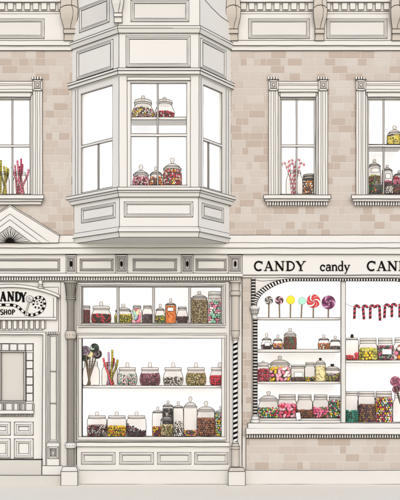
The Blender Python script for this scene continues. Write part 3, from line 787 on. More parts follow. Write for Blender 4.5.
for i in range(len(P)-1):
    a, b = P[i], P[i+1]
    ribbon(q, F0, [a, b], 2.5 if i < 130 else 1.9, 1.5, 2.0+.002*(i % 3), BLACK if (i//4) % 2 else CREAM)
L_, R_ = [], []
for i, p in enumerate(P[:140]):
    a, b = P[max(0, i-1)], P[i+1]; tx, ty = b[0]-a[0], b[1]-a[1]; L = math.hypot(tx, ty)
    L_.append((p[0]-ty/L*1.25, p[1]+tx/L*1.25, 2.0)); R_.append((p[0]+ty/L*1.25, p[1]-tx/L*1.25, 2.0))
line(q, F0, L_, .24); line(q, F0, R_, .24)
q.build('striped_swirl', SIGN)
q = MB()
poly(q, F0, [(29.2, 302), (30.4, 302.2), (26.2, 316), (25, 315.6)], 1.5, 2.4, CREAM, r=.24)
poly(q, F0, [(30.2+3.4*cos(2*pi*k/20), 299.2+3.2*sin(2*pi*k/20)) for k in range(20)], 1.5, 2.6, CREAM, r=.28)
line(q, F0, [(30.2+2.4*(1-k/16)*cos(k*.8), 299.2+2.4*(1-k/16)*sin(k*.8), 2.65) for k in range(16)], .22)
q.build('lollipop_motif', SIGN)

# ------------------------------------------------------------------ shelves
def shelf(x0, x1, ytop, thk, d0, d1, label):
    s = (D+d0)/D; X0, X1 = HX+(x0-HX)*s, HX+(x1-HX)*s; yt = HY+(ytop-HY)*s
    o = (( X0+X1)/2, yt+thk, d0)
    q = MB(); slab(q, F0, X0, yt, X1, yt+thk, -d1, -d0, CREAM, ink='tb', r=.32)
    q.build('display_shelf', None, o, label, 'shelf', 'white shelves inside the shop windows')
    return yt, d0
SH = {
 'M': shelf(82.2, 221.2, 385.4, 2.6, 6.5, 27, 'long cream shelf across the wide left shop window'),
 'R': shelf(257.4, 341, 349.2, 3.0, 6.8, 29, 'cream middle shelf holding five small jars in the arched window'),
 'Q': shelf(257.4, 341, 317.6, 2.2, 6.8, 20, 'thin top shelf with a row of six lollipops in the arched window'),
 'S': shelf(257.4, 341, 381.4, 2.4, 6.8, 29, 'cream third shelf below the arched window middle shelf'),
 'V': shelf(346, 431, 360.2, 2.6, 6.8, 29, 'cream shelf under the hanging candy canes in the arched window'),
 'U': shelf(257.4, 341, 418.2, 2.2, 6.8, 29, 'low cream board carrying the bottom jars left of the arched window mullion'),
 'B': shelf(130.5, 187, 186.2, 1.6, -36, -12, 'thin bottom shelf under three jars in the bay window'),
 'A': shelf(130.5, 187, 117, 2.6, -36, -18, 'cream upper shelf with two round jars in the bay window'),
 'W': shelf(367.6, 402.8, 144.2, 2.2, 4.0, 24, 'narrow shelf with one yellow jar in the right brick wall window'),
}
SH['T'] = (323.2, 6.0); SH['L'] = (437.0, 6.0); SH['X'] = (423.2, 6.0); SH['N'] = (None, 4.5)

# ------------------------------------------------------------------ sweets
def ico(sub):
    t = (1+5**.5)/2
    v = [(-1, t, 0), (1, t, 0), (-1, -t, 0), (1, -t, 0), (0, -1, t), (0, 1, t), (0, -1, -t), (0, 1, -t), (t, 0, -1), (t, 0, 1), (-t, 0, -1), (-t, 0, 1)]
    f = [(0, 11, 5), (0, 5, 1), (0, 1, 7), (0, 7, 10), (0, 10, 11), (1, 5, 9), (5, 11, 4), (11, 10, 2), (10, 7, 6), (7, 1, 8), (3, 9, 4), (3, 4, 2), (3, 2, 6), (3, 6, 8), (3, 8, 9), (4, 9, 5), (2, 4, 11), (6, 2, 10), (8, 6, 7), (9, 8, 1)]
    nz = lambda p: tuple(c/math.sqrt(sum(x*x for x in p)) for c in p)
    v = [nz(p) for p in v]
    for _ in range(sub):
        c = {}; nf = []
        def mid(a, b):
            k = (min(a, b), max(a, b))
            if k not in c: v.append(nz(tuple((v[a][j]+v[b][j])/2 for j in range(3)))); c[k] = len(v)-1
            return c[k]
        for a, b, d in f:
            x, y, z = mid(a, b), mid(b, d), mid(d, a); nf += [(a, x, z), (b, y, x), (d, z, y), (x, y, z)]
        f = nf
    return v, f
ICO = [ico(0), ico(1)]
STY = {
 'round': [(.78, 0), (.92, .07), (1, .32), (1, .52), (.93, .76), (.82, .92), (.77, 1)],
 'bulge': [(.7, 0), (.88, .1), (1, .38), (.95, .62), (.78, .86), (.7, 1)],
 'straight': [(.95, 0), (1, .05), (1, .82), (.97, .93), (.88, 1)],
 'drum': [(.97, 0), (1, .03), (1, .97), (.97, 1)],
 'mason': [(.92, 0), (1, .06), (1, .70), (.95, .84), (.8, .95), (.76, 1)],
 'wide': [(.9, 0), (1, .08), (1, .76), (.92, .92), (.86, 1)],
}
DARK = mat('dark_gap_core', (62, 54, 50), var=0, spec=0)  # core painted dark: ink-like shade in the gaps between sweets
def jar(x0, x1, top, l0, l1, base, sh, style, lid, fill, pal, rc, desc, where, off=0.5, paper=None, slope=0, shape='ball', knob=None, adj='glass jar', lidm=None, fillname='sweets', cat='jar', core=True, corem=None):
    sl = -1 if slope < 0 else 1; slope = abs(slope)
    yt, d0 = SH[sh]
    cxi = (x0+x1)/2; Ri = (x1-x0)/2; df = d0+off
    d = df+Ri; s = (D+d)/D
    if yt is None: yt = fy(193.3, 5)
    cx = HX+(cxi-HX)*s; R = Ri*s
    Y = lambda y: yt-.05-(base-y)*s
    H = Y(base)-Y(l1)
    prof = [(R*r, Y(base)-H*t) for r, t in STY[style]]
    Lb = {'knob': 'knob lidded', 'dome': 'domed lidded', 'screw': 'screw topped', 'none': 'open'}[lid]
    q = MB()
    sm = []
    for a, b in zip(prof, prof[1:]): sm += [a, ((a[0]+b[0])/2+.02*R, (a[1]+b[1])/2)]
    prof = sm+[prof[-1]]
    q.lathe([(.01, prof[0][1]-.1)]+prof, cx, d, GLASS, 24)
    q.outline([(prof[0][0]*.2, prof[0][1]-.1)]+prof, cx, d, .38)
    J = q.build('candy_jar', None, (cx, yt, d), '%s %s of %s %s' % (Lb, adj, desc, where), cat, 'candy jars in the shop windows')
    # lid
    n = prof[-1][0]; q = MB(); lm = lidm or LIDGLASS
    a, b, t = Y(l1), Y(l0), Y(top); h = a-b
    if lid == 'knob':
        rr = min(R*.9, n*1.12)
        pr = [(n*.98, a), (rr*.94, a-h*.1), (rr, a-h*.3), (rr, a-h*.75), (rr*.92, b), (.01, b-h*.15)]; hp = ((n*.99, a), (rr, a-h*.3), (rr*.93, b+h*.08))
        k = min(1.9*s, R*.24)
    elif lid == 'dome':
        rr = min(R*.98, n*1.2)
        pr = [(n*.9, a), (rr, a-h*.05), (rr*1.0, a-h*.28), (rr*.84, a-h*.42), (rr*.8, a-h*.6), (rr*.5, b+h*.1), (rr*.34, b), (.01, b)]; hp = ((rr, a-h*.05), (rr, a-h*.28), (rr*.82, a-h*.5), (rr*.36, b))
        k = min(2.0*s, R*.26)
    elif lid == 'screw':
        rr = n*1.03
        pr = [(rr*.97, a), (rr, a-h*.1), (rr, b+h*.1), (rr*.96, b), (.01, b)]; hp = ((rr, a-h*.02), (rr, a-h*.45), (rr, a-h*.62), (rr*.97, b)); k = 0
    else:
        rr = n*1.04
        pr = [(n, a), (rr, a-h*.1), (rr, a-h*.5), (n, a-h*.6), (n*1.02, b)]; hp = ((rr, a-h*.1), (rr, a-h*.5), (n*1.02, b)); k = 0
    q.lathe(pr, cx, d, lm if lid != 'none' else GLASS, 22); q.outline([p for p in pr if p[0] > .05], cx, d, .34)
    for r_, y in hp: q.hoop(r_, y, cx, d, .3)
    lo = q.build('lid' if lid != 'none' else 'rim', J)
    if k:
        q = MB(); kh = b-t
        pr = [(k*.55, b+.1), (k*.55, b-kh*.25), (k, b-kh*.5), (k*.95, b-kh*.8), (k*.6, t), (.01, t-.05)] if lid == 'dome' else [(k*.9, b+.2), (k*.9, t+kh*.3), (k*.6, t+.1), (.01, t)]
        q.lathe(pr, cx, d, knob or LIDGLASS, 14); q.outline([p for p in pr if p[0] > .05]+[(.05, t)], cx, d, .28); q.build('knob', lo)
    if paper:
        px0, py0, px1, py1 = paper; q = MB()
        hw = (px1-px0)/2*s; a_ = math.asin(min(.9, hw/(R*1.03))); ac = math.asin(max(-.8, min(.8, ((px0+px1)/2-cxi)/Ri))) ; nn = 8
        P0 = [(cx+R*1.04*sin(ac-a_+2*a_*i/nn), Y(py0), d-R*1.04*cos(ac-a_+2*a_*i/nn)) for i in range(nn+1)]
        P1 = [(p[0], Y(py1), p[2]) for p in P0]
        for i in range(nn): q.face([P0[i], P0[i+1], P1[i+1], P1[i]], PAPER)
        q.tube(P0+P1[::-1], .26, INK, closed=True); q.build('paper_label', J)
    # contents
    if pal is None: return J, cx, d, Y, R, s
    rc *= s; fyv = Y(fill)
    def rad(y):
        for (r0, a0), (r1, a1) in zip(prof, prof[1:]):
            if a1 <= y <= a0: return r0+(r1-r0)*(a0-y)/max(1e-6, a0-a1)
        return prof[0][0] if y > prof[0][1] else prof[-1][0]
    q = MB()
    ftop = fyv+(slope*s if slope else 0)
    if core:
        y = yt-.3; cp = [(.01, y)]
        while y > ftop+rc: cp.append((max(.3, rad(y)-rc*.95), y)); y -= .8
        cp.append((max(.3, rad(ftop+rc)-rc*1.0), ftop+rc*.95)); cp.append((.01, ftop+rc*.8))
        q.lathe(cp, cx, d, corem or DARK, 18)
    mats = [cm(c) for c in pal]
    vs, fs = ICO[1 if rc >= 1.35 else 0]
    def sweet(x, y, z, r):
        m_ = random.choice(mats); c1, s1 = cos(random.uniform(0, 6.3)), 0; an = random.uniform(0, pi)
        ca, sa = cos(an), sin(an)
        ex, ey, ez = (1, 1, 1) if shape == 'ball' else (1.35, .78, .9) if shape == 'bean' else (1.0, .8, .9)
        if shape == 'chunk': ex, ey = random.uniform(.8, 1.15), random.uniform(.75, 1.05)
        out = []
        for v in vs:
            a_, b_ = v[0]*ex*r, v[1]*ey*r
            out.append((x+a_*ca-b_*sa, y+a_*sa+b_*ca, z+v[2]*ez*r))
        q.mesh(out, fs, m_, True)
    y = yt-.25-rc; row = 0
    while y > fyv-.4*rc:
        rr = rad(y)-rc*.95
        n_ = max(5, int(2*pi*rr/(2.03*rc)))
        for i in range(n_):
            an = 2*pi*(i+.5*(row % 2)+random.uniform(-.22, .22))/n_
            if sin(an) > .35: continue
            if slope and y < fyv+slope*s*(.5+.5*sl*cos(an))*random.uniform(.8, 1.1): continue
            sweet(cx+rr*cos(an), y+random.uniform(-.28, .28)*rc, d+rr*sin(an), rc*random.uniform(.84, 1.02))
        y -= 1.72*rc; row += 1
    if slope:
        yy = fyv+slope*s
        while yy > fyv:
            for _ in range(int(9*(R/rc)/8)):
                an = random.uniform(pi*.95, pi*2.05); k_ = R*.8*math.sqrt(random.random())
                if yy > fyv+slope*s*(.5+.5*sl*cos(an)*k_/R*1.2): sweet(cx+k_*cos(an), yy, d+k_*sin(an), rc)
            yy -= rc*1.5
    rr = rad(fyv+rc)-rc
    for i in range(int(2.0*(rr/rc)**2*.55)):
        an = random.uniform(pi*.9, pi*2.1); k_ = rr*math.sqrt(random.random())*.95
        if slope: continue
        sweet(cx+k_*cos(an), fyv+rc*random.uniform(-.1, .7), d+k_*sin(an), rc*.95)
    o = q.build(fillname, None, (cx, yt-.3, d), '%s in the %s jar %s' % (desc, Lb.split()[0], where), 'sweets', 'sweets filling the jars', 'stuff')
    return J, cx, d, Y, R, s
RED = (200, 30, 50); CRIM = (215, 40, 75); MAR = (120, 25, 45); PINK = (240, 130, 165); LPINK = (248, 190, 205); YEL = (245, 215, 40); LIME = (175, 185, 60); OLIVE = (140, 140, 60)
GRN = (60, 140, 80); TEAL = (30, 150, 125); MINT = (160, 222, 200); ORG_ = (240, 140, 50); BRN = (125, 80, 50); LBRN = (165, 110, 80); TAN = (180, 162, 120); DTAN = (140, 122, 85)
PUR = (110, 60, 105); LIL = (190, 150, 190); DPUR = (75, 50, 70); GRY = (150, 145, 145); LGR = (205, 202, 198); WHT = (245, 242, 236); BLK = (40, 34, 36); CRM = (246, 238, 190); BLU = (165, 210, 235)
# transom lights
w = 'in the left transom light'
jar(81, 90, 305, 305, 308.2, 323, 'T', 'drum', 'screw', 309.5, [MAR, (100, 15, 35), (140, 30, 55)], .8, 'dark red pellets', w)
jar(91.5, 111, 300.5, 305, 309, 323, 'T', 'round', 'knob', 313.6, [CRIM, BLK, RED, BLK, (60, 20, 30)], 1.1, 'red and black berries', w)
w = 'in the second transom light'
jar(114.5, 132, 303, 306.5, 310.5, 323, 'T', 'round', 'dome', 314, [LIME, OLIVE, YEL, (150, 150, 50)], 1.0, 'olive and yellow pastilles', w)
jar(132, 142, 304.8, 304.8, 308, 323, 'T', 'mason', 'screw', 309.5, [LPINK, MINT, CRM, BLU, PINK], 2.2, 'big pastel sugared eggs', w, shape='bean')
jar(142.4, 152.6, 304.8, 304.8, 308, 323, 'T', 'mason', 'screw', 313.6, [(95, 80, 95), DPUR, (120, 105, 120), (70, 55, 75)], .85, 'dusky purple beads', w)
w = 'in the third transom light'
jar(155, 165.4, 303.2, 307, 310, 323, 'T', 'bulge', 'dome', 315, [LIME, PUR, YEL, OLIVE, GRN], .9, 'green and purple drops', w)
jar(165.4, 176, 297.6, 302, 304.6, 323, 'T', 'drum', 'dome', 305.5, [ORG_, ORG_, (235, 130, 45), (250, 155, 70), ORG_, (150, 70, 20)], .8, 'bright orange pips', w, corem=cm(ORG_), paper=(167.6, 307, 173.6, 310.6))
jar(176.4, 188, 306.2, 306.2, 309.4, 323, 'T', 'bulge', 'screw', 316.4, [MAR, DPUR, (90, 30, 50), BLK], .85, 'dark maroon cherries', w)
w = 'in the right transom light'
jar(191, 207.4, 290.4, 294, 298, 323, 'T', 'straight', 'dome', 299.5, [TAN, DTAN, (165, 145, 100), (200, 182, 140), (120, 104, 70)], 1.0, 'tan toffee nuts', w, shape='bean')
jar(207.8, 221.6, 291, 291, 298, 323, 'T', 'straight', 'screw', 299.5, [PINK, MINT, WHT, (240, 160, 190), (140, 210, 190)], 1.35, 'pink and mint creams', w, shape='chunk')
# wide window, upper shelf
w = 'on the wide window shelf'
J1 = jar(82.8, 99.4, 361.6, 361.6, 366, 385, 'M', 'mason', 'none', 370, None, 1, 'lollipops', w, adj='glass jar')
J2 = jar(102, 117.4, 362.4, 362.4, 366, 385, 'M', 'mason', 'none', 370, None, 1, 'red and yellow candy twists', w, adj='glass jar')
jar(117.6, 137, 362.2, 367, 370.8, 385, 'M', 'round', 'knob', 373.8, [WHT, MINT, WHT, LPINK, LGR, (120, 170, 150)], .95, 'white and mint imperials', w)
jar(140, 160, 362.2, 367, 370.8, 385, 'M', 'round', 'knob', 374, [(150, 85, 105), (120, 65, 85), (170, 110, 130), (100, 50, 70)], 1.15, 'dusty pink bonbons', w)
jar(163.4, 183, 362.2, 367, 370.8, 385, 'M', 'round', 'knob', 377, [WHT, BLK, LGR, WHT, (110, 108, 108)], .9, 'white and black humbugs', w, slope=-0)
jar(186, 206, 362.2, 367, 370.8, 385, 'M', 'round', 'knob', 373.4, [TAN, (190, 170, 115), DTAN, (210, 195, 150), OLIVE], 1.0, 'golden tan peanuts', w, shape='bean')
jar(209.8, 229.6, 362.2, 367, 370.8, 385, 'M', 'round', 'knob', 376, [CRIM, RED, (225, 60, 95), CRIM], 1.35, 'crimson gumdrops', w)
# wide window, bottom
w = 'on the wide window ledge'
jar(87.4, 106.6, 412.4, 416, 419, 436.4, 'L', 'straight', 'knob', 425.6, [LGR, GRY, (150, 40, 60), WHT, BLK, (100, 98, 98)], .85, 'grey and red mints', w)
jar(107.4, 126.2, 412.4, 416, 419, 436.4, 'L', 'straight', 'knob', 426.8, [YEL, (225, 180, 30), ORG_, (120, 140, 50), YEL, (200, 150, 30)], 1.05, 'yellow and orange fruit drops', w)
jar(127, 146, 412.4, 416, 419, 436.4, 'L', 'straight', 'knob', 424.6, [BLK, DPUR, (110, 40, 60), (95, 90, 95), (60, 55, 60)], 1.0, 'black and plum liquorice', w, slope=7)
jar(152.4, 163.2, 407.4, 411, 413.6, 436.4, 'L', 'straight', 'dome', 427.4, [MAR, YEL, PUR, ORG_, (140, 60, 60)], .85, 'maroon and yellow chips', w, off=4)
jar(162.8, 173.2, 402, 405.4, 408, 436.4, 'L', 'straight', 'dome', 410, [(95, 92, 92), (60, 58, 58), GRY, BLK], .85, 'charcoal grey pebbles', w, off=13)
jar(160.6, 173, 413, 417, 421, 436.4, 'L', 'wide', 'dome', 425, [TAN, CRM, DTAN, (205, 190, 140), OLIVE], .8, 'cream and tan nuggets', w, off=0)
jar(173, 183.4, 402, 406, 408.6, 436.4, 'L', 'straight', 'dome', 422, [WHT, LGR, WHT, (90, 90, 90)], 1.0, 'wrapped white mints', w, off=3, shape='bean')
jar(183.8, 197, 397.4, 403, 408.4, 436.4, 'L', 'drum', 'dome', 431, [MAR, YEL, PUR, PINK, GRN, (150, 60, 60)], .85, 'mixed dark jellies', w, off=2)
jar(197, 215, 402, 407.4, 412.4, 436.4, 'L', 'wide', 'dome', 419, [LBRN, (140, 90, 65), (185, 130, 100), (120, 75, 55)], 1.2, 'milk chocolate balls', w, off=2)
jar(214.4, 228, 407.2, 411, 414.4, 436.4, 'L', 'straight', 'dome', 416, [MINT, YEL, PINK, WHT, (120, 200, 170)], 1.25, 'pastel mint and yellow buttons', w, off=7)
# arched window, middle left shelf
w = 'on the arched window second shelf'
jar(261, 272.2, 333, 337.4, 340, 349, 'R', 'bulge', 'dome', 344.6, [DPUR, (90, 70, 90), LIL, BLK], .8, 'purple violets', w, paper=(264.4, 342, 269.6, 345.8))
jar(272.6, 283.2, 334.4, 338, 340.6, 349, 'R', 'bulge', 'dome', 343.6, [PUR, YEL, ORG_, PINK, (120, 60, 90)], .85, 'purple and yellow gums', w)
jar(283.8, 296.4, 328, 331.4, 335.4, 349, 'R', 'wide', 'dome', 336.4, [(110, 70, 60), RED, GRN, (85, 60, 55), (140, 90, 80), DPUR], .65, 'dark brown hundreds and thousands', w)
jar(318, 329.6, 334.4, 337.6, 340, 349, 'R', 'round', 'dome', 343.6, [ORG_, BRN, (200, 110, 40), LBRN, WHT], .9, 'orange and brown fudge bits', w)
jar(329.8, 340.6, 335.6, 339, 341.4, 349, 'R', 'round', 'dome', 346, [GRY, DPUR, (120, 100, 115)], .75, 'grey lilac shavings', w)
w = 'on the arched window third shelf'
jar(257.2, 269, 361, 362.6, 366.4, 381.2, 'S', 'straight', 'knob', 369, [CRIM, (190, 70, 110), (220, 110, 150), MAR], 1.0, 'raspberry pink twists', w, shape='bean')
jar(268.6, 291, 356, 360, 365.2, 381.2, 'S', 'round', 'dome', 368.4, [YEL, PINK, WHT, LPINK, YEL, (240, 120, 170)], 2.0, 'banana yellow and pink foams', w, shape='bean')
jar(291, 304.6, 365, 365, 368.4, 381.2, 'S', 'drum', 'screw', 377.6, [(95, 75, 70), DPUR, (120, 90, 85)], .75, 'brown cocoa grains', w, paper=(293.6, 372, 302, 376.8))
jar(304.4, 315.4, 362.4, 362.4, 366, 381.2, 'S', 'mason', 'screw', 377.4, [TEAL, ORG_, BLK, YEL, GRN], .85, 'green orange and black jellies', w, off=2)
jar(315, 325.6, 358, 360.4, 364.8, 381.2, 'S', 'straight', 'dome', 366.4, [CRM, (245, 235, 170), CRM, CRM, (150, 140, 90)], .8, 'pale cream sprinkles', w, corem=cm(CRM), knob=BLACK, off=2)
jar(323.8, 340.8, 364, 366.4, 370.6, 381.2, 'S', 'round', 'dome', 374.8, [OLIVE, (120, 115, 70), PUR, (150, 150, 80), GRY], 1.5, 'olive and purple marbles', w, knob=BLACK)
w = 'on the arched window bottom board'
jar(258, 279, 392, 396, 401.6, 418, 'U', 'round', 'dome', 408.6, [RED, YEL, MINT, GRN, PINK, WHT, TEAL], 1.0, 'rainbow jelly beans', w)
jar(278, 296.4, 394.8, 394.8, 400, 418, 'U', 'wide', 'screw', 405, [PINK, LPINK, (235, 100, 130), CRIM, LPINK], 1.9, 'large pink marshmallows', w, shape='bean')
U3 = jar(296.4, 313, 395, 395, 400, 418, 'U', 'mason', 'screw', 410.6, [BRN, (100, 62, 38), LBRN, (150, 95, 50)], 1.2, 'brown caramel lumps', w)
jar(312.4, 328.8, 395, 395, 400, 418, 'U', 'mason', 'screw', 408.8, [PINK, BRN, (235, 90, 140), (90, 110, 60), PINK], 1.5, 'pink and brown chews', w, shape='bean')
jar(328.4, 341.4, 396, 396, 399.6, 418, 'U', 'wide', 'screw', 400.8, [GRN, PINK, YEL, (70, 90, 100), WHT, MAR, TEAL], 1.0, 'dark mixed jewels', w)
w = 'under the hanging candy canes'
jar(345.6, 358.4, 334, 337.6, 339.8, 360, 'V', 'drum', 'knob', 352.6, [CRIM, RED, (225, 70, 100)], 1.45, 'crimson cherries', w, slope=-3.5, knob=BLACK)
jar(358.8, 377.2, 338, 338, 343.4, 360, 'V', 'wide', 'screw', 348.6, [LIME, (195, 195, 70), OLIVE, YEL, (215, 210, 110)], 1.5, 'lime yellow rings', w)
jar(377.4, 393, 338, 338, 343.4, 360, 'V', 'wide', 'screw', 345.6, [(100, 95, 100), PINK, (70, 65, 70), MINT, (150, 70, 95)], 1.0, 'grey and pink pellets', w, paper=(380.6, 349, 390.2, 354.4))
jar(393.2, 408, 337.6, 337.6, 342.6, 360, 'V', 'mason', 'screw', 346, [ORG_, PINK, WHT, LBRN, (245, 110, 130)], 2.4, 'huge orange and pink gobstoppers', w)
w = 'on the arched window sill'
jar(345, 358.2, 391, 391, 395.2, 422, 'X', 'straight', 'screw', 410.6, [TEAL, (20, 125, 105), (60, 175, 150), (15, 100, 85)], 1.1, 'teal green leaves', w, shape='bean')
jar(357.6, 375.2, 391, 391, 396, 422, 'X', 'wide', 'screw', 404.4, [(120, 80, 75), PUR, (160, 130, 60), LBRN, DPUR], 1.1, 'brown and mauve comfits', w)
jar(375, 392.2, 391, 391, 396.6, 422, 'X', 'straight', 'screw', 397.6, [PINK, YEL, MINT, WHT, CRIM, YEL, PUR], 1.15, 'bright pink and yellow dolly mix', w, shape='chunk')
J4 = jar(392.8, 411, 393, 393, 398, 422, 'X', 'mason', 'none', 400, None, 1, 'swirled lollipops', w, adj='glass jar')
# bay window
w = 'on the bay window lower shelf'
jar(132.5, 149.4, 162.6, 168.6, 174.2, 186, 'B', 'round', 'dome', 175.4, [PINK, WHT, MAR, LPINK, (190, 90, 130)], .95, 'pink and white striped sweets', w, shape='bean')
jar(149.4, 163, 164.4, 169, 173.6, 186, 'B', 'round', 'dome', 176, [BRN, ORG_, (190, 120, 60), WHT, (140, 85, 45)], 1.25, 'brown and orange fudge', w, off=2)
jar(163.2, 181.6, 155.6, 161.6, 168.2, 186, 'B', 'wide', 'dome', 168.6, [RED, YEL, GRN, CRIM, PINK, WHT, RED, MAR], .95, 'red and rainbow beans', w)
w = 'on the bay window upper shelf'
jar(131.8, 154.2, 91.6, 97, 101.6, 116.8, 'A', 'bulge', 'knob', 106, [YEL, PINK, LIME, GRY, WHT, DPUR], 1.0, 'yellow and pink jellies', w)
jar(154.8, 174.4, 93.6, 97.6, 101.6, 116.8, 'A', 'bulge', 'knob', 110, [RED, WHT, MAR, CRIM, BLK], 1.0, 'red and white kisses', w)
# brick wall windows
w = 'in the left brick wall window'
J5 = jar(-2.4, 9.4, 171.6, 171.6, 175, 193.4, 'N', 'mason', 'none', 178, None, 1, 'yellow candy sticks', w, adj='glass jar')
J6 = jar(13.2, 27.6, 171.6, 171.6, 175, 193.4, 'N', 'mason', 'none', 178, None, 1, 'pink candy sticks', w, adj='glass jar')
w = 'in the middle brick wall window'
J7 = jar(286.2, 302.6, 170, 170, 173.4, 193.4, 'N', 'mason', 'none', 178, None, 1, 'candy canes', w, adj='glass jar')
jar(303, 315.6, 174, 174, 178.6, 193.4, 'N', 'drum', 'screw', 180.8, [BRN, ORG_, (200, 140, 70), (90, 55, 30), WHT], 1.2, 'brown honeycomb lumps', w, lidm=GREY)
w = 'in the right brick wall window'
jar(387, 402, 123.4, 128, 134, 144, 'W', 'drum', 'dome', 134.6, [YEL, (235, 225, 110), CRM, (220, 205, 60), (90, 80, 40)], 1.0, 'yellow lemon drops', w, corem=cm((235, 225, 110)))
jar(368.2, 380.4, 157.2, 161, 165.4, 193.4, 'N', 'straight', 'dome', 174.2, [GRN, MAR, OLIVE, (150, 70, 80), LIME], 1.0, 'green and maroon sticks', w, paper=(369.8, 167.4, 378, 171.6), off=5, shape='bean')
jar(370, 383.2, 180, 182.6, 187, 193.4, 'N', 'round', 'dome', 187.6, [(90, 50, 70), GRN, ORG_, TEAL, DPUR], .85, 'dark mixed gems', w, off=-.3)
jar(382, 392.2, 163, 166, 169.6, 193.4, 'N', 'straight', 'dome', 179.4, [MAR, (160, 60, 85), (120, 40, 60), PINK], 1.0, 'maroon berries', w, paper=(384.4, 172.6, 389.4, 177.6), off=6)
jar(385, 393, 184, 184, 186, 193.4, 'N', 'drum', 'screw', 187, [WHT, WHT, LGR, (200, 210, 180)], 1.0, 'plain white mints', w, off=-.3)
jar(393, 405.6, 168, 171, 174.4, 193.4, 'N', 'straight', 'dome', 176, [PINK, CRIM, LPINK, RED], 1.5, 'pink and red bonbons', w, off=6)
jar(393.4, 403, 184.6, 184.6, 187, 193.4, 'N', 'wide', 'screw', 189.6, [BRN, (100, 62, 38), LBRN], .9, 'brown coffee beans', w, off=-.3)

# ------------------------------------------------------------------ lollipops
def pinwheel(mb, c, r, cols, blades, th, twist=1.6):
    x, y, d = c; NR = 7
    def P(a, k, dd): 
        rr = r*k/NR; an = a+twist*k/NR
        return (x+rr*cos(an), y+rr*sin(an), dd)
    nb = blades*4
    for i in range(nb):
        a0, a1 = 2*pi*i/nb, 2*pi*(i+1)/nb; m_ = cols[(i//4) % len(cols)] if len(cols) > 1 else cols[0]
        for k in range(NR):
            dome = lambda q_: d-th/2-th*.35*(1-(q_/NR)**2)
            mb.face([P(a0, k, dome(k)), P(a1, k, dome(k)), P(a1, k+1, dome(k+1)), P(a0, k+1, dome(k+1))], m_, True)
        mb.face([P(a0, NR, d-th/2), P(a1, NR, d-th/2), P(a1, NR, d+th/2), P(a0, NR, d+th/2)], m_)
        mb.face([(x, y, d+th/2), P(a0, NR, d+th/2), P(a1, NR, d+th/2)], m_)
    if len(cols) > 1:
        for i in range(blades):
            a = 2*pi*i/blades
            mb.tube([(P(a, k, d-th/2-th*.35*(1-(k/NR)**2))) for k in range(1, NR+1)], .17, INK)
    mb.tube([(x+r*cos(2*pi*i/28), y+r*sin(2*pi*i/28), d-th*.3) for i in range(28)], .34, INK, closed=True)
def lolly(hx, hy, r, bx_, byy, cols, blades, d, label, base_w=None, group='lollipops in the shop windows', twist=1.6, rings=None):
    s = (D+d)/D; H = PT(hx, hy, d); B = PT(bx_, byy, d)
    if base_w is not None: B = (B[0], base_w, B[2])
    root = empty('lollipop', B, label, 'lollipop', group)
    q = MB(); q.tube([B, (H[0], H[1], d)], .62, WOOD, sides=8, ref=(1, 0, 0))
    for sg in (-1, 1): q.tube([(B[0]+sg*.62, B[1], d-.05), (H[0]+sg*.62, H[1], d-.05)], .2, INK)
    q.build('stick', root)
    q = MB(); pinwheel(q, (H[0], H[1], d), r*s, [cm(c) for c in cols], blades, 1.8, twist)
    if rings:
        for rr, c in rings:
            n = 20; q.tube([(H[0]+r*s*rr*cos(2*pi*i/n), H[1]+r*s*rr*sin(2*pi*i/n), d-1.3) for i in range(n)], .42, cm(c), closed=True)
    q.build('lollipop_head', root)
yq = SH['Q'][0]
t = ' standing on the arched window top shelf'
dq = 10.0
for a in ((268.8, 300.4, 4.0, 268.7, [(90, 85, 85), LGR], 8, 'black and grey pinwheel lollipop'), (279.2, 300.4, 4.0, 279.6, [(120, 70, 85), (60, 50, 55), LPINK], 9, 'plum and charcoal pinwheel lollipop'),
          (290.6, 300.0, 4.2, 290.3, [(250, 214, 50)], 6, 'plain yellow round lollipop'), (302.0, 300.9, 3.7, 301.2, [(165, 226, 200)], 6, 'plain mint green round lollipop'),
          (313.4, 301.2, 6.6, 313.2, [(214, 40, 50), WHT, (214, 40, 50), (235, 120, 125)], 12, 'big red and white swirl lollipop'), (328.4, 302.4, 6.7, 328.2, [(125, 40, 100), (205, 160, 195), (150, 65, 125), (85, 25, 70)], 12, 'big purple swirl lollipop')):
    lolly(a[0], a[1], a[2], a[3], 317.6, a[4], a[5], dq, a[6]+t, base_w=yq-.02, rings=[(.5, (70, 30, 60))] if 'purple' in a[6] else None)
def in_jar(Jt, tips, kind):
    J, cx, d, Y, R, s = Jt; n = len(tips); out = []
    for i, tp in enumerate(tips):
        dd = d+((i*7) % 5-2)*R*.16
        bxx = cx+(tp[2] if len(tp) > 2 and tp[2] is not None else 0)*s
        out.append((tp[0], tp[1], dd, bxx))
    return out
for k, (hx, hy, r, cols, bl, bxo, lab, rg) in enumerate((
    (85.4, 350.6, 4.7, [(175, 155, 175), (120, 105, 125)], 9, 1.4, 'lilac swirl', [(.55, (70, 55, 70))]), (94.6, 348.0, 4.4, [(35, 45, 42), (190, 215, 205), (35, 45, 42), (60, 90, 80)], 5, -.4, 'black and teal striped', None),
    (90.0, 353.0, 4.1, [(247, 240, 185)], 6, .3, 'plain cream', None), (97.2, 354.0, 4.6, [(38, 34, 36), (175, 150, 175)], 3, -1.6, 'black ringed', [(.5, (185, 165, 190)), (.22, (30, 26, 28))]), (85.2, 357.4, 3.8, [(70, 90, 80), (45, 55, 50)], 6, .8, 'dark green', None))):
    J, cx, d, Y, R, s = J1; dd = d-3.2+k*1.9
    lolly(hx, hy, r, cx+bxo, 384, cols, bl, dd, lab+' lollipop in the open jar on the wide window shelf', base_w=SH['M'][0]-.3, rings=rg)
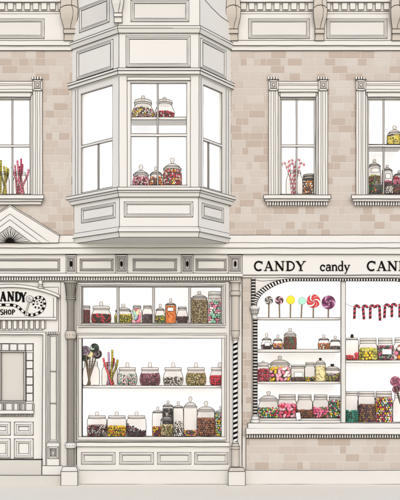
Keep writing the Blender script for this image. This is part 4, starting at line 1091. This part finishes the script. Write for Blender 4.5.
    # sticks gather at the jar bottom
for k, (hx, hy, r, bxo, lab, cols) in enumerate(((395.2, 381.4, 5.0, -1, 'largest dusty pink ringed', [(190, 120, 145), (150, 80, 105)]), (402, 386, 4.2, 1, 'mauve ringed', [(170, 120, 150), (120, 75, 100)]), (396, 389.4, 3.7, 0, 'lowest rose ringed', [(205, 140, 160), (150, 90, 110)]))):
    J, cx, d, Y, R, s = J4
    lolly(hx, hy, r, cx+bxo, 421, cols, 8, d-3+k*2.4, lab+' lollipop in the jar at the arched window sill', base_w=SH['X'][0]-.3, rings=[(.5, (80, 45, 60)), (.2, (60, 35, 45))])

# ------------------------------------------------------------------ candy sticks
def stick(pts, r, cols, label, group, name='candy_stick', cat='candy stick', rate=.5):
    P = spline(pts, 6); b = P[0]
    q = MB(); ms = [cm(c) for c in cols]
    P = spline(P, 3)
    q.tube(P, r, sides=12, fm=lambda i, k: ms[k*len(ms)//12], smooth=True, ref=(0, 0, 1), twist=rate*4.4)
    for sg in (-1, 1):
        E = []
        for i, p in enumerate(P):
            a, c = P[max(0, i-1)], P[min(len(P)-1, i+1)]; tx, ty = c[0]-a[0], c[1]-a[1]; L = math.hypot(tx, ty) or 1
            E.append((p[0]-sg*ty/L*r, p[1]+sg*tx/L*r, p[2]-.1))
        q.tube(E, .24, INK)
    q.build(name, None, b, label, cat, group)
def sticks_in(Jt, rows, group, where, r=.95):
    J, cx, d, Y, R, s = Jt
    for k, (tx, ty, bo, cols, lab) in enumerate(rows):
        dd = d-R*.55+k*R*1.1/max(1, len(rows)-1); T = PT(tx, ty, dd); yb = [v for v in (J.location.z,)]
        by_ = GY-J.location.z/S-.35
        mx = (cx+bo*s+T[0])/2
        stick([(cx+bo*s, by_, dd), ((cx+bo*s)*.6+T[0]*.4, by_*.6+T[1]*.4, dd), (T[0]*.85+(cx+bo*s)*.15+.3, T[1]*.75+by_*.25, dd), T], r, cols, lab+' '+where, group)
PK = (205, 85, 115); PK2 = (235, 150, 170); YL = (205, 195, 60); YL2 = (150, 145, 40); RD = (210, 50, 70)
sticks_in(J2, [(103.4, 358, 2.5, [RD, (235, 110, 120)], 'red candy twist leaning left'), (108.6, 352, -1, [(185, 150, 185), LIL], 'lilac candy twist'), (112.2, 349.8, 1.5, [YL, YL2], 'tallest olive yellow candy twist'),
               (114, 358, -2.5, [RD, (150, 30, 50)], 'dark red candy twist'), (117.6, 359.4, 0, [(170, 165, 60), YL2], 'olive candy twist leaning right'), (107, 362, 3.5, [(230, 130, 60), RD], 'short orange candy twist')], 'candy twists in the open jar', 'in the jar on the wide window shelf', .9)
sticks_in(J5, [(1, 160, -2, [YL, YL2], 'tallest yellow candy stick'), (4, 166, 3, [YL2, YL], 'olive candy stick'), (6.5, 167, 1, [(225, 215, 90), YL], 'pale yellow candy stick'), (8.5, 168.5, -1, [YL, YL2], 'yellow candy stick leaning right'), (-1, 163, 2, [YL2, YL], 'leftmost yellow candy stick')], 'yellow candy sticks', 'in the left brick wall window', .75)
sticks_in(J6, [(12, 167, 4, [PK, PK2], 'pink candy stick leaning far left'), (17.4, 160.4, 1, [PK2, PK], 'pale pink candy stick'), (21.2, 158.6, -2, [PK, (170, 60, 90)], 'tallest pink candy stick'), (22.6, 164, -3, [(170, 60, 90), PK], 'dark pink candy stick'), (28.6, 169.4, -1, [PK2, PK], 'pink candy stick leaning far right'), (19, 166, 3, [PK, PK2], 'short pink candy stick'), (15, 165, -4, [PK, PK2], 'rose candy stick')], 'pink candy sticks', 'in the left brick wall window', .8)
# candy canes in the jar
J, cx, d, Y, R, s = J7
def cane_pts(bx_, by_, tx, ty, dirn, rr, d):
    L = math.hypot(tx-bx_, ty-by_); ux, uy = (tx-bx_)/L, (ty-by_)/L
    nx, ny = -uy*dirn, ux*dirn
    P = [(bx_+(tx-bx_)*k/6, by_+(ty-by_)*k/6, d) for k in range(7)]
    c = (tx+nx*rr, ty+ny*rr)
    for k in range(1, 8):
        a = pi*k/7*1.08; P.append((c[0]-nx*rr*cos(a)+ux*rr*sin(a), c[1]-ny*rr*cos(a)+uy*rr*sin(a), d))
    return P
WR = [(246, 238, 236), (216, 110, 125)]
for k, (tx, ty, dr, bo, lab) in enumerate(((285.8, 163.5, -1, 4, 'leftmost candy cane drooping left'), (288.8, 161.5, 1, -4, 'candy cane hooked to the right'), (296, 161, 1, 1, 'tallest candy cane'), (299.6, 164, 1, -2, 'rightmost candy cane drooping right'), (294, 165, -1, -1, 'middle candy cane'))):
    dd = d-R*.5+k*R*.25; T = PT(tx, ty, dd)
    bb = (cx+bo*s*.6, GY-J.location.z/S-.4 if k > 2 else Y(181+k))
    stick(cane_pts(cx+bo*s*.6, GY-J.location.z/S-.4, T[0], T[1]+1, dr, 2.3, dd), .85, WR, lab+' in the jar of the middle brick wall window', 'candy canes in a jar', 'candy_cane', 'candy cane', rate=.32)
# canes on a string
ds = 9.0
P = [PT(345.4, 303.6, ds), PT(352, 306.4, ds), PT(362, 307.4, ds), PT(375, 306.6, ds), PT(388, 305.6, ds), PT(400, 304.4, ds), PT(415, 304, ds), PT(430, 303, ds)]
q = MB(); q.tube(spline(P, 5), .26, STRING, sides=6); q.build('string', None, P[0], 'thin dark string of candy canes hung across the arched window', 'string')
PB = [(190, 60, 85), (45, 32, 36)]
names = ['first candy cane from the mullion on the string', 'second candy cane from the mullion on the string', 'third candy cane from the mullion on the string', 'longest candy cane, fourth along the string', 'fifth candy cane from the mullion on the string', 'sixth candy cane from the mullion on the string', 'candy cane nearest the right end of the string']
for k, (x, yt_, yb_, tilt) in enumerate(((354.6, 307.6, 319, .4), (363.2, 308, 319.6, -.8), (370.2, 307.6, 319, .1), (379.6, 307.6, 320.8, -.4), (384.8, 306.6, 318.2, .5), (391.8, 306.2, 317.4, 0), (399.6, 306.2, 317.6, 0))):
    dr = 1 if k != 3 else -1
    B = PT(x-tilt, yb_, ds-1.2); T = PT(x+tilt*.3, yt_, ds-1.2)
    stick(cane_pts(B[0], B[1], T[0], T[1], dr, 2.1, ds-1.2), 1.2, PB, names[k], 'candy canes hung on the string', 'candy_cane', 'candy cane', rate=.34)
# paper tag on the caramel jar
J, cx, d, Y, R, s = U3
q = MB(); x0, y0, _ = PT(295.4, 412.2, 6); FT = F0
pts = [(x0, y0+.6), (x0+4.6, y0-.2), (x0+5.8, y0+7.2), (x0+1.2, y0+8.2)]
poly(q, F0, pts, -6.4, -6.0, PAPER, r=.28)
q.tube([(x0+2.4, y0+.4, 6.2), (x0+1.6, y0-6, 7.2), (cx-R*.75, Y(400), d-R*.3)], .2, STRING)
q.build('paper_tag', None, (x0+3, y0+8, 6), 'blank white paper tag hung by string on the caramel jar', 'tag')

# ------------------------------------------------------------------ light, sky, camera
EL, AZ = radians(34), radians(4)     # AZ measured from straight in front of the shop, towards the left
su = bpy.data.lights.new('sun', 'SUN'); su.energy = 0.6; su.angle = radians(150); su.color = (1, .99, .94)
so = bpy.data.objects.new('sun', su); COL.objects.link(so)
import mathutils
dirv = mathutils.Vector((-sin(-AZ)*cos(EL), -cos(AZ)*cos(EL), sin(EL)))
so.rotation_euler = dirv.to_track_quat('Z', 'Y').to_euler(); so.location = (0, -10, 12)
wd = bpy.data.worlds.new('World'); scene.world = wd; wd.use_nodes = True
nt = wd.node_tree; bg = nt.nodes['Background']; sk = nt.nodes.new('ShaderNodeTexSky'); sk.sky_type = 'NISHITA'; sk.sun_disc = False
sk.sun_elevation = EL; sk.sun_rotation = math.atan2(dirv.x, dirv.y)
sk.air_density = 0.9; sk.dust_density = 1.8; sk.ozone_density = .6
nt.links.new(sk.outputs[0], bg.inputs[0]); bg.inputs[1].default_value = 0.15
cam = bpy.data.cameras.new('camera'); co = bpy.data.objects.new('camera', cam); COL.objects.link(co); scene.camera = co
co.location = (0, -D*S, (GY-HY)*S); co.rotation_euler = (pi/2, 0, 0)
cam.sensor_width = 36; cam.sensor_fit = 'AUTO'; cam.lens = 36*D/500.0; cam.shift_y = (HY-250)/500.0
cam.clip_start = .1; cam.clip_end = 500
vs_ = scene.view_settings; vs_.view_transform = 'Standard'; vs_.look = 'None'; vs_.gamma = 1; vs_.use_curve_mapping = False
vs_.exposure = 0.47
scene.render.engine = 'CYCLES'; scene.cycles.max_bounces = 6; scene.cycles.transparent_max_bounces = 32; scene.cycles.use_denoising = True
